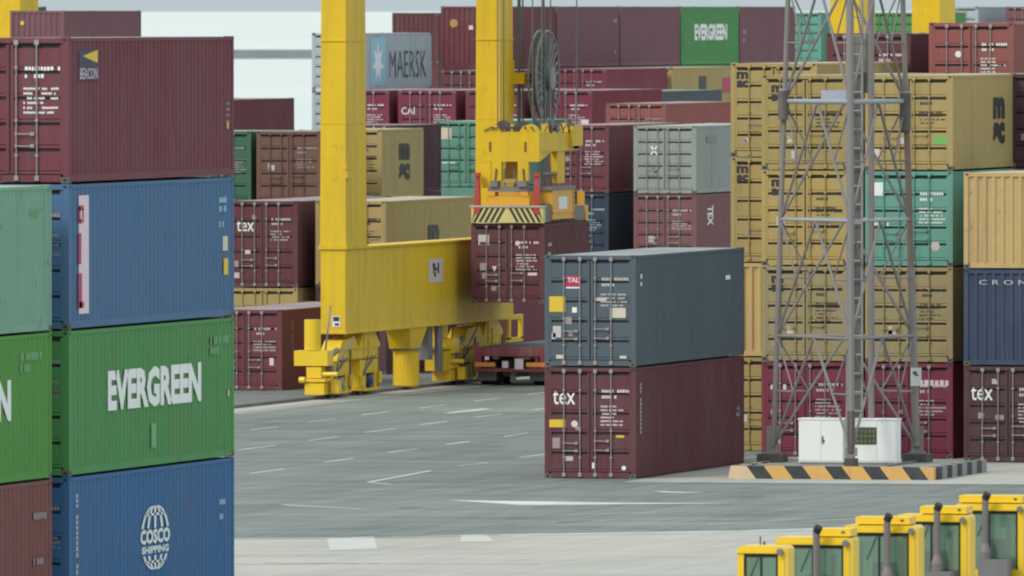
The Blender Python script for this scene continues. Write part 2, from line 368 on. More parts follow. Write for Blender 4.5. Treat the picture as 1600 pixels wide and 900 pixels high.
PLANE = {
    'side': lambda L, u, v: Matrix.Translation((HW + 0.003, -L / 2 + u, v)) @ Matrix(((0, 0, 1), (1, 0, 0), (0, 1, 0))).to_4x4(),
    'door': lambda L, u, v: Matrix.Translation((-HW + u, -L / 2 - 0.001 + 0.010, v)) @ Matrix(((1, 0, 0), (0, 0, -1), (0, 1, 0))).to_4x4(),
    'end': lambda L, u, v: Matrix.Translation((HW - u, L / 2 - 0.004, v)) @ Matrix(((-1, 0, 0), (0, 0, 1), (0, 1, 0))).to_4x4(),
}
SEED = [100]
def RZ(a): return Matrix.Rotation(R(a), 4, 'Z')
def container(x, y, z, color, H, label, L=40, face='door', group=None, decos=(), bar=STEEL, ids=FAINT, fine=True, roofcol=None):
    """x, y: the corner on the camera's right of the end that faces it"""
    l = LEN[L]
    rt = thing('shipping_container', label, 'container', (x - HW, y + l / 2, z), group, 0 if face == 'door' else math.pi)
    P = paint(color)
    obj('frame', cmesh('frame', l, H), P, rt)
    side = cmesh('side', l, H)
    obj('side_panel', side, P, rt); obj('side_panel', side, P, rt, m4=Matrix.Rotation(math.pi, 4, 'Z') @ Matrix.Scale(1, 4))
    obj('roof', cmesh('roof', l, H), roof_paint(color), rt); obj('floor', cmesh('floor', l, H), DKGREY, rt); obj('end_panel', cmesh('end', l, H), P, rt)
    if fine:
        c = cmesh('casting', 0, 0)
        for sx, sy, a in ((1, -1, 0), (1, 1, 90), (-1, 1, 180), (-1, -1, 270)):
            for zz in (0, H - 0.118):
                # the 90 and 270 degree ones swap the long side, which is within a centimetre
                obj('corner_casting', c, [P if zz else CAST, DARK], rt, m4=Matrix.Translation((sx * HW, sy * l / 2, zz)) @ RZ(a))
    else:
        stuff('corner_castings', cmesh('castings', l, H), CAST, rt)
    obj('gasket', cmesh('gasket', l, H), DARK, rt, m4=Matrix.Translation((0, -l / 2, 0)))
    dm = cmesh('door', 0, H); bm_ = cmesh('bar', 0, H); hm = cmesh('handle', 0, 0)
    for s in (1, -1):
        d = obj('door', dm, P, rt, m4=Matrix.Translation((s * (HW - 0.121), -l / 2 + 0.008, 0)) @ (Matrix.Identity(4) if s > 0 else Matrix.Translation((1.080, 0, 0))))
        off = d.location
        for bx in (BARX[2:] if s > 0 else BARX[:2]):
            obj('locking_bar', bm_, bar, d, m4=Matrix.Translation((bx - off.x, -0.03, 0)))
        if fine:
            b0 = BARX[2] if s > 0 else BARX[0]
            obj('handle', hm, bar, d, m4=Matrix.Translation((b0 - off.x, -0.03, 0.98 if s > 0 else 0.92)))
            obj('handle', hm, bar, d, m4=Matrix.Translation((b0 - off.x, -0.03, 0.74 if s > 0 else 0.72)))
    SEED[0] += 1
    if face == 'door' and ids:
        stuff('stencil', marks_mesh(0.80, ((0, 1.0), (-0.15, 0.42)), 0.08, SEED[0]), ids, rt, m4=PLANE['door'](l, 1.93, H - 0.62))
        stuff('stencil', marks_mesh(0.72, tuple((-0.095 * k, random.choice((1.0, 0.9, 0.8, 0.55))) for k in range(random.choice((4, 5, 6)))), 0.045, SEED[0]), ids, rt, m4=PLANE['door'](l, 1.86, H - 1.02))
    if face == 'door' and ids and fine:
        rq = random.Random(SEED[0] * 7)
        for q in range(rq.choice((1, 2, 3))):
            RC('door', rq.uniform(0.22, 1.0), rq.choice((0.45, 0.85, 1.25)) + rq.uniform(-.08, .08), rq.uniform(.1, .24), rq.uniform(.08, .24), rq.choice((FAINT, FAINT, SOFTWHITE, CREAMP)), 'placard')(rt, l, H)
    for d in decos: d(rt, l, H)
    return rt
# decos: each puts one print or plate on a container; u is metres from the left edge (door, end) or from the near end (side), v is height
def T(s, pl, u, v, w_, h_, m, bold=0.02, rot=0, name='lettering'):
    return lambda rt, l, H: obj(name, text_mesh(s, w_, h_, bold), m, rt, m4=PLANE[pl](l, u, v) @ RZ(rot) @ Matrix.Translation((0, 0, 0.004)))
def RC(pl, u, v, w_, h_, m, name='label_plate'):
    return lambda rt, l, H: obj(name, flat_mesh([rect(0, 0, w_, h_)]), m, rt, m4=PLANE[pl](l, u, v) @ Matrix.Translation((0, 0, 0.002)))
def PG(pl, u, v, polys, m, name='emblem', lift=0.003):
    return lambda rt, l, H: (stuff if len(polys) > 1 else obj)(name, flat_mesh(polys), m, rt, m4=PLANE[pl](l, u, v) @ Matrix.Translation((0, 0, lift)))
def MK(pl, u, v, w_, rows, ch, m, seed=1, rot=0, name='stencil'):
    return lambda rt, l, H: stuff(name, marks_mesh(w_, tuple(rows), ch, seed), m, rt, m4=PLANE[pl](l, u, v) @ RZ(rot) @ Matrix.Translation((0, 0, 0.002)))
def msc_door(u=0.42, v=2.12, m=BLACK):
    return [T('m', 'door', u, v + 0.11, 0.34, 0.20, m, 0.05), T('sc', 'door', u, v - 0.13, 0.34, 0.20, m, 0.05)]
def msc_side(u, v, m=BLACK):
    return [T('m', 'side', u, v + 0.33, 1.5, 0.60, m, 0.06), T('sc', 'side', u, v - 0.36, 1.5, 0.60, m, 0.06)]
def tex_door(u=0.60, v=2.08): return [T('tex', 'door', u, v, 0.60, 0.36, WHITE, 0.005)]
def globe(u, v):
    ps = []
    import itertools
    n = 14; rx, ry = 0.98, 0.66
    def arc(f, t, y0, y1):
        a = []
        for k in range(n + 1):
            y = y0 + (y1 - y0) * k / n; s_ = math.sqrt(max(0, 1 - y * y)); a.append((f * s_ * rx, y * ry))
        return [[(a[k][0] - t, a[k][1]), (a[k][0] + t, a[k][1]), (a[k + 1][0] + t, a[k + 1][1]), (a[k + 1][0] - t, a[k + 1][1])] for k in range(n)]
    for y0, y1 in ((0.30, 0.99), (-0.99, -0.54)):
        for f in (-1, -0.55, 0, 0.55, 1): ps += arc(f, 0.075, y0, y1)
        yy = 0.72 if y0 > 0 else -0.74
        ps.append(rect(0, yy * ry, 2 * rx * math.sqrt(1 - yy * yy), 0.05))
    return [PG('side', u, v, ps, WHITE), T('COSCO', 'side', u, v + 0.03, 2.2, 0.30, WHITE, 0.045), T('SHIPPING', 'side', u, v - 0.24, 2.0, 0.15, WHITE, 0.04)]
def star7(cx, cy, ro, ri):
    return [(cx + (ro if k % 2 == 0 else ri) * math.sin(math.pi * k / 7), cy + (ro if k % 2 == 0 else ri) * math.cos(math.pi * k / 7)) for k in range(14)]

def terrain(y):
    t = min(1, max(0, (y - 485) / 90)); return 0.75 * t * t * (3 - 2 * t)
NHID = [0]
ORD = ('lowest', 'second', 'third')
def hidden(x, y, z, color, H, what, L=40, k=0):
    """a container wholly behind others in the photograph: it only carries the one in view"""
    l = LEN[L]
    o = obj('shipping_container', cmesh('body', l, H), paint(color), loc=(x - HW, y + l / 2, z))
    o['label'] = 'hidden ' + ORD[k] + ' container under the ' + ' '.join(what.replace(',', '').split()[:11]); o['category'] = 'container'; o['group'] = 'containers hidden low in the stacks'
def stack(x, y, levels, L=40, group=None, base=None, gap=0.016, under='the ones in view'):
    """levels from the ground up; a level is (color, H) for one the photo does not show, or a dict"""
    z = terrain(y) if base is None else base
    top = next((lv['label'] for lv in levels if not isinstance(lv, tuple)), '')
    for k, lv in enumerate(levels):
        if isinstance(lv, tuple):
            hidden(x, y, z, lv[0], lv[1], top, L, k); H = lv[1]
        else:
            lv = dict(lv); H = lv.pop('H'); c = lv.pop('c'); lab = lv.pop('label')
            container(x, y, z, c, H, lab, L=L, group=group, **lv)
        z += H + gap

G_L = 'tall stack at the left edge'
G_C = 'two containers stacked in the yard centre'
G_R = 'stacks behind the lattice tower'
G_M = 'stacks behind the yellow crane leg'
G_B = 'back rows of stacked containers'
# --- stack at the left edge, four high
stack(-72.80, 248.6, [
    dict(c='royal_blue', H=HC, label='royal blue container with white globe emblem at the foot of the left stack', decos=globe(6.2, 1.46) + [
        MK('side', 0.55, 1.35, 2.3, ((0, 1),), 0.13, SOFTWHITE, 4, 90), MK('side', 11.3, 2.0, 0.5, ((0, 1), (-.3, .6)), 0.12, SKYP, 8)]),
    dict(c='green', H=HC, label='green container with large white EVERGREEN lettering in the left stack', decos=[T('EVERGREEN', 'side', 6.2, 1.62, 6.9, 0.82, WHITE, 0.05),
        MK('side', 11.0, 2.45, 1.3, ((0, 1), (-.22, .45)), 0.16, FAINTGREEN, 3), RC('side', 6.1, 0.62, 0.36, 0.5, FAINTGREEN), RC('side', 11.75, 1.32, 0.12, 0.12, CREAMP)]),
    dict(c='blue', H=HC, label='blue container with tall white banner of red print in the left stack', decos=[RC('side', 1.05, 1.48, 0.72, 2.36, PINKP),
        PG('side', 0.86, 1.48, [rect(0, .93, .34, .10), rect(-.12, .80, .14, .30), rect(.13, .78, .10, .28), rect(-.05, .66, .2, .09), rect(-.1, .12, .2, .62), rect(-.08, -.72, .26, .70), rect(.02, -1.0, .34, .12)], REDP, lift=0.006),
        MK('side', 11.35, 2.42, 0.6, ((0, 1), (-.18, .8), (-.5, .5)), 0.13, SKYP, 2), RC('side', 11.5, 1.52, 0.38, 0.30, CREAMP), RC('side', 11.55, 1.04, 0.34, 0.34, YELLOWP)]),
    dict(c='maroon', H=HC, ids=WHITE, label='maroon container with yellow beam logo on top of the left stack', decos=[RC('side', 1.42, 2.34, 1.4, 0.60, NAVYP),
        PG('side', 1.42, 2.50, [[(-.45, .02), (.62, .14), (.62, -.12)]], YELLOWP, lift=0.006), T('BEACON', 'side', 1.42, 2.17, 1.25, 0.22, PINKP, 0.0), RC('side', 11.7, 1.05, 0.14, 0.14, YELLOWP),
        MK('side', 11.7, 1.5, 0.2, tuple((-.12 * k, 1) for k in range(4)), 0.06, FAINT, 6)]),
], group=G_L)
# --- the stack nearer the camera, cut off by the left edge of the picture, three high
stack(-72.89, 235.5, [
    dict(c='red_brown', H=HC, label='red brown container low at the far left edge', decos=[MK('side', 11.3, 2.2, 0.8, ((0, 1), (-.9, .8)), 0.14, FAINT, 12)]),
    dict(c='bright_green', H=HC, label='bright green container cut off by the left edge, end of white lettering showing', decos=[T('EVERGREEN', 'side', 5.9, 1.62, 6.9, 0.82, WHITE, 0.05),
        MK('side', 10.7, 2.45, 1.4, ((0, 1), (-.22, .45)), 0.16, FAINTGREEN, 13)]),
    dict(c='pale_green', H=HC, label='pale sea green container topmost at the far left edge', decos=[MK('side', 11.1, 2.35, 0.8, ((0, .7),), 0.14, FAINTGREEN, 14)]),
], group=G_L)
# --- two in the middle of the yard
stack(-80.95, 328.75, [
    dict(c='dark_maroon', H=HC, ids=PINKP, label='dark maroon container lettered tex standing on the asphalt in the centre', decos=tex_door(0.52, 2.10) + [
        RC('door', 0.34, 1.43, 0.44, 0.2, YELLOWP), PG('door', 0.80, 1.42, [[(0.09 * math.cos(a / 12 * 6.283), 0.09 * math.sin(a / 12 * 6.283)) for a in range(12)]], PINKP), RC('door', 0.31, 0.92, 0.2, 0.28, FAINT),
        RC('door', 2.02, 1.10, 0.22, 0.06, YELLOWP), PG('door', 2.12, 0.28, [[(0.06 * math.cos(a / 10 * 6.283), 0.06 * math.sin(a / 10 * 6.283)) for a in range(10)]], WHITE),
        RC('door', 1.30, 0.34, 0.06, 0.15, WHITE), MK('side', 0.55, 1.85, 1.25, ((0, 1),), 0.12, SOFTWHITE, 21, -90), MK('side', 11.4, 1.5, 0.35, ((0, 1), (-.16, 1)), 0.12, FAINT, 22)]),
    dict(c='slate', H=HC, ids=SOFTWHITE, label='slate grey container with red TAL sign on its door', decos=[RC('door', 0.77, 2.22, 0.41, 0.28, REDP), T('TAL', 'door', 0.77, 2.25, 0.32, 0.13, PINKP, 0.04), RC('door', 0.77, 2.05, 0.40, 0.04, WHITE),
        RC('door', 0.34, 1.62, 0.44, 0.4, YELLOWP, 'label_plate'), RC('door', 0.80, 1.47, 0.13, 0.14, WHITE), RC('door', 1.96, 1.40, 0.42, 0.26, CREAMP), RC('door', 1.50, 1.75, 0.32, 0.09, SOFTWHITE),
        RC('door', 0.33, 0.90, 0.22, 0.3, SOFTWHITE), RC('door', 0.42, 0.25, 0.22, 0.10, CREAMP), RC('door', 2.10, 0.25, 0.18, 0.07, CREAMP), PG('side', 0.6, 2.2, [rect(0, .14, .16, .12), rect(0, -.06, .16, .10)], WHITE),
        RC('side', 10.3, 2.12, 0.55, 0.12, WHITE)]),
], group=G_C)
# --- block behind the lattice tower
def tanbox(label, H=ST, face='door', **k):
    return dict(c=(cc := k.pop('c', 'tan')), H=H, face=face, bar=paint(cc), ids=BLACK, label=label, **k)
stack(-81.16, 350.5, [
    tanbox('weathered tan container low, half hidden behind the tower left leg', c='tan_old'),
    tanbox('bright orange tan container with ribbed end beside the slate container', face='end', c='orange_tan'),
    tanbox('tan container with black print, second from top left of the tower', H=HC, decos=msc_door(0.33, 2.45)),
    tanbox('tan container topmost of the left tan stack, set furthest back', decos=msc_door(0.33, 2.14)),
], group=G_R)
stack(-79.27, 346.2, [
    dict(c='crimson', H=ST, ids=SOFTWHITE, label='crimson container on the ground behind the left white cabinet', decos=[MK('door', 0.40, 1.9, 0.5, ((0, 1),), 0.14, PINKP, 31)]),
    tanbox('dull tan container, second from the ground behind the tower ladder', c='tan_grey', decos=msc_door(0.44, 2.12)),
    tanbox('tan container, third from the ground behind the tower ladder', c='tan_warm', decos=msc_door(0.44, 2.14)),
    tanbox('tan container with black print, topmost behind the tower left braces', c='tan_old', decos=msc_door(0.44, 2.10)),
], group=G_R)
stack(-76.24, 345.6, [
    dict(c='crimson', H=ST, ids=SOFTWHITE, label='crimson container on the ground behind the right white cabinet', decos=[MK('door', 1.85, 2.05, 1.0, ((0, 1),), 0.17, PINKP, 33)]),
    tanbox('dusty tan container beneath the teal container', c='tan_grey', decos=[]),
    dict(c='teal', H=ST, ids=WHITE, bar=paint('teal'), label='teal container with white patches right of the tower ladder', decos=[RC('door', 0.34, 2.1, 0.34, 0.36, WHITE), MK('door', 0.45, 1.15, 0.4, ((0, 1),), 0.08, WHITE, 35),
        PG('door', 1.95, 0.55, [[(0.13 * math.cos(a / 12 * 6.283), 0.13 * math.sin(a / 12 * 6.283)) for a in range(12)]], SOFTWHITE)]),
    tanbox('tan container with vertical black logo on its side, above the teal one', decos=msc_side(5.9, 1.33) + [RC('door', 2.1, 0.82, 0.36, 0.24, GREENP)]),
], group=G_R)
stack(-72.95, 343.1, [
    dict(c='deep_maroon', H=ST, ids=SOFTWHITE, label='dull maroon container lettered tex at the right edge', decos=tex_door(0.50, 1.85) + [T('a', 'door', 0.85, 2.18, 0.16, 0.14, SOFTWHITE, 0.03)]),
    dict(c='indigo', H=ST, face='end', label='indigo blue container with ribbed end lettered CRONOS', decos=[T('C R O N O S', 'end', 1.42, 2.24, 2.0, 0.13, SOFTWHITE, 0.0)]),
    dict(c='orange_tan', H=ST, face='end', label='sand coloured container with ribbed end at the right edge'),
], L=20, group=G_R)
stack(-73.92, 353.4, [('maroon', ST), ('maroon', ST), ('maroon', ST), dict(c='deep_maroon', H=ST, label='shaded maroon container set back behind the sand coloured one')], L=20, group=G_R, under='the shaded maroon one at the right edge')
stack(-77.65, 359.9, [('brick', HC)] * 3 + [dict(c='brick', H=HC, ids=WHITE, label='brick red container door above the vertical black logo', decos=[PG('door', 0.85, 2.0, [[(0.1 * math.cos(a / 6 * 6.283), 0.1 * math.sin(a / 6 * 6.283)) for a in range(6)]], WHITE)])],
      group=G_R, gap=0.08, under='the brick red one')
stack(-81.05, 361.8, [('maroon', HC)] * 3 + [dict(c='dark_maroon', H=ST, ids=PINKP, label='dark maroon container on the top row just right of the tower mast')], group=G_R, gap=0.08, under='the dark maroon one behind the mast')

# --- block on the far side of the crane
stack(-110.86, 402.8, [dict(c='maroon', H=ST, ids=SOFTWHITE, label='maroon container on the ground left of the crane wheels', decos=[RC('door', 2.10, 0.92, 0.14, 0.24, PINKP), MK('side', 1.3, 1.55, 1.3, ((0, 1),), 0.10, FAINT, 41, -90)])], group=G_M)
stack(-115.2, 420.6, [tanbox('tan container in the gap beneath the maroon tex container', H=HC),
    dict(c='dark_maroon', H=HC, ids=SOFTWHITE, label='maroon container lettered tex left of the crane leg', decos=tex_door(0.62, 2.05) + [T('a', 'door', 0.93, 2.36, 0.14, 0.12, SOFTWHITE, 0.03)])], group=G_M)
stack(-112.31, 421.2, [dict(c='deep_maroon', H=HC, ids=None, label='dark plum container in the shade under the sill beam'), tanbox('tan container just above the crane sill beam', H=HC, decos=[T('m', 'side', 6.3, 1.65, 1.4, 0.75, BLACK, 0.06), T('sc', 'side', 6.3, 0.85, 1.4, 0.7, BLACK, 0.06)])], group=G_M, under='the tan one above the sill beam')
stack(-109.75, 424.5, [dict(c='maroon', H=ST, label='maroon container seen beneath the hanging one, behind the trailer')], group=G_M)
stack(-123.95, 455.8, [('brown', ST)] * 2 + [dict(c='brown', H=ST, L=None, ids=FAINT, bar=paint('brown'), label='rusty brown container with worn doors left of the crane leg')] if False else [('brown', ST), ('brown', ST),
    dict(c='brown', H=ST, ids=FAINT, bar=paint('brown'), label='rusty brown container with worn doors left of the crane leg')], L=20, group=G_M, under='the rusty brown one')
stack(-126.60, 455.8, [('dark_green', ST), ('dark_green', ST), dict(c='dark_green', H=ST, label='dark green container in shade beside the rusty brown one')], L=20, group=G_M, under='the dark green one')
stack(-123.80, 463.7, [('tan', ST), ('tan', ST), dict(tanbox('tan container with vertical black logo right of the crane leg', decos=[T('m', 'side', 3.3, 1.75, 1.5, 0.62, BLACK, 0.06), T('sc', 'side', 3.3, 1.0, 1.5, 0.62, BLACK, 0.06)]))], L=20, group=G_M, under='the tan one right of the crane leg')
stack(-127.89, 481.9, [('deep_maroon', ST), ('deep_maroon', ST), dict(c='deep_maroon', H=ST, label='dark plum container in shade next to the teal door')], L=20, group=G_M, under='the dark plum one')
stack(-127.78, 496.0, [('sea_teal', ST), ('sea_teal', ST), dict(c='sea_teal', H=ST, ids=None, bar=paint('sea_teal'), label='faded teal container door left of the far crane leg', decos=[RC('door', 0.42, 2.1, 0.42, 0.44, CREAMP), RC('door', 0.95, 1.55, 0.16, 0.28, paint('dark_green')), MK('door', 0.5, 0.95, 0.5, ((0, 1),), 0.07, WHITE, 51)])], group=G_M, under='the faded teal one')
stack(-116.08, 481.0, [('maroon', ST), dict(c='faded_maroon', H=ST, ids=SOFTWHITE, label='faded red container directly under the pale grey one', decos=[T('TEX', 'side', 2.3, 1.75, 0.75, 0.9, WHITE, 0.03, -90)]),
    dict(c='grey', H=ST, ids=None, bar=paint('grey'), label='pale grey container above the slate container roof', decos=[PG('door', 0.80, 1.65, [[(-.16, -.16), (-.08, -.16), (.16, .16), (.08, .16)], [(.16, -.16), (.08, -.16), (-.16, .16), (-.08, .16)]], WHITE),
        MK('door', 0.86, 0.95, 0.3, ((0, 1), (-.13, .7)), 0.09, DKGREY, 53), RC('side', 2.6, 2.05, 1.7, 0.24, mat('grey_print', (0.2, 0.2, 0.2), 0.7), 'print_patch')])], group=G_M, under='the faded red one')
stack(-119.99, 483.0, [('navy', ST), dict(c='navy', H=ST, ids=SKYP, label='dark navy container under the maroon one by the spreader'), dict(c='maroon', H=ST, ids=PINKP, label='maroon container right of the yellow spreader head')], group=G_M, under='the dark navy one')
# --- red row behind
for nm, x, c, lab, dec in (
        ('l', -137.45, 'crimson', 'crimson container with white labels right of the crane leg', [RC('door', 2.25, 0.5, 0.38, 0.34, WHITE), RC('door', 1.72, 0.5, 0.38, 0.34, PINKP)]),
        ('c', -134.63, 'crimson', 'crimson container lettered CAI', [T('CAI', 'door', 0.42, 2.05, 0.56, 0.30, WHITE, 0.0), RC('door', 1.85, 0.55, 0.5, 0.26, SOFTWHITE)]),
        ('m', -131.77, 'maroon', 'maroon container with pale labels behind the far crane leg', [RC('door', 2.2, 0.6, 0.4, 0.3, PINKP), RC('door', 2.2, 1.3, 0.4, 0.3, PINKP)]),
        ('r', -128.91, 'crimson', 'crimson container with white labels right of the cable reel', [RC('door', 2.2, 0.55, 0.42, 0.4, WHITE), RC('door', 2.2, 1.6, 0.4, 0.2, PINKP)])):
    stack(x, 516.0, [(c, HC), (c, HC), dict(c=c, H=HC, ids=PINKP, label=lab, decos=dec, fine=False)], group=G_B, under='the row of crimson ones')
stack(-122.63, 503.0, [('brick', HC), ('brick', HC), dict(c='brick', H=ST, ids=FAINT, fine=False, label='dull red container just behind the pale grey one')], group=G_B, under='the dull red one')
stack(-129.95, 531.0, [('navy', HC), ('navy', HC), dict(c='slate', H=ST, ids=SOFTWHITE, fine=False, label='dark blue container strip above the dull red one')], group=G_B, under='the dark blue one')
stack(-136.81, 486.8, [('maroon', HC), ('maroon', HC), dict(c='maroon', H=HC, ids=None, fine=False, label='maroon container side against the sea, right of the left stack')], group=G_B, under='the maroon one against the sea')
stack(-146.83, 590.4, [('crimson', HC), ('crimson', HC), dict(c='crimson', H=HC, ids=SOFTWHITE, fine=False, label='crimson container side in a strip below the top row')], group=G_B, under='the crimson strip')
stack(-146.70, 603.0, [('tan', HC), ('tan', HC), dict(tanbox('tan container strip below the green lettered one', H=HC, fine=False, decos=[RC('side', 6.3, 1.9, 1.4, 1.1, BLACK, 'print_patch'), RC('side', 11.2, 2.0, 1.6, 0.7, REDP, 'print_patch')]))], group=G_B, under='the tan strip')
stack(-148.15, 574.5, [('maroon', HC), ('maroon', HC), dict(c='dark_maroon', H=HC, ids=None, fine=False, label='dark maroon container under the top row, right of the MAERSK one')], group=G_B, under='the dark maroon strip')
stack(-154.10, 574.0, [('pale_grey', ST), ('pale_grey', ST), dict(c='pale_grey', H=ST, ids=None, fine=False, bar=paint('pale_grey'), label='pale grey container directly under the MAERSK one'),
    dict(c='pale_grey', H=ST, ids=None, fine=False, bar=paint('pale_grey'), label='pale grey container with MAERSK lettering and white star', decos=[RC('side', 2.6, 1.28, 2.7, 2.2, SKYP), PG('side', 2.55, 1.22, [star7(0, 0, 1.0, 0.45)], WHITE, lift=0.006), T('MAERSK', 'side', 7.9, 1.15, 6.6, 1.25, mat('slate_print', (0.06, 0.075, 0.10), 0.6), -0.012)])],
    group=G_B, under='the MAERSK pair')
def plain(c, lab, H=HC, **k): return dict(c=c, H=H, ids=k.pop('ids', None), fine=False, label=lab, **k)
U = 'the top row'
stack(-151.69, 588.0, [('maroon', HC)] * 3 + [plain('maroon', 'maroon container with small yellow sun mark, left end of the top row', face='end', decos=[PG('end', 0.62, 2.1, [[(0.2 * math.cos(a / 10 * 6.283), 0.2 * math.sin(a / 10 * 6.283)) for a in range(10)]], mat('dull_yellow_print', (0.40, 0.26, 0.08), 0.7)), RC('end', 1.45, 1.9, 0.2, 0.2, PINKP)])], group=G_B, under=U)
stack(-151.69, 600.5, [('plum', HC)] * 3 + [plain('plum', 'faded plum container in the top row behind the cable reel', decos=[MK('side', 11.4, 2.2, 0.6, ((0, 1), (-1.5, .6)), 0.2, FAINT, 61)])], group=G_B, under=U)
stack(-151.69, 613.0, [('plum', HC)] * 3 + [plain('plum', 'faded plum container in the top row left of the green one')], group=G_B, under=U)
stack(-151.69, 625.5, [('green', HC)] * 3 + [plain('green', 'green container with white EVERGREEN lettering in the top row', decos=[T('EVERGREEN', 'side', 6.2, 1.62, 6.9, 0.82, WHITE, 0.05)])], group=G_B, under=U)
stack(-151.69, 638.0, [('plum', HC)] * 3 + [plain('plum', 'faded plum container in the top row right of the green one', decos=[MK('side', 0.9, 1.6, 0.7, ((0, 1), (-.4, 1)), 0.2, FAINT, 63)])], group=G_B, under=U)
stack(-170.0, 648.0, [('dark_maroon', HC)] * 3 + [plain('dark_maroon', 'dark maroon container lower than the top row, behind the MAERSK one', H=ST, face='end')], group=G_B, under=U)
stack(-153.06, 662.0, [('teal', HC)] * 3 + [plain('teal', 'teal container in the top row left of the tower mast', H=ST, bar=paint('teal'))], group=G_B, under=U)
stack(-148.26, 663.0, [('green', HC)] * 3 + [plain('green', 'green container between the yellow legs of the distant crane', H=ST, bar=paint('green'), decos=[T('E', 'door', 0.45, 1.0, 0.45, 0.7, WHITE, 0.04), T('G', 'door', 1.0, 1.0, 0.45, 0.7, WHITE, 0.04), RC('door', 2.0, 1.1, 0.25, 0.3, CREAMP)])], group=G_B, under=U)
stack(-150.82, 690.0, [('grey', HC)] * 3 + [plain('pale_grey', 'small grey container in the top row, far right')], group=G_B, under=U)
stack(-146.86, 690.0, [('plum', HC)] * 3 + [plain('plum', 'plum container in the top right corner')], group=G_B, under=U)
stack(-143.0, 690.0, [('plum', HC)] * 3 + [plain('plum', 'plum container cut off by the top right corner', ids=FAINT)], group=G_B, under=U)
stack(-159.81, 545.0, [('maroon', HC)] * 3 + [plain('plum', 'faded maroon container behind the top of the left stack', face='end', decos=[RC('end', 0.55, 2.35, 0.16, 0.16, YELLOWP)])], group=G_B, under='the faded maroon one behind the left stack')
stack(-178.6, 600.0, [('grey', HC)] * 3 + [plain('slate', 'slate grey container in the top left corner', bar=paint('slate'))], L=20, group=G_B, under='the slate one in the top left corner')

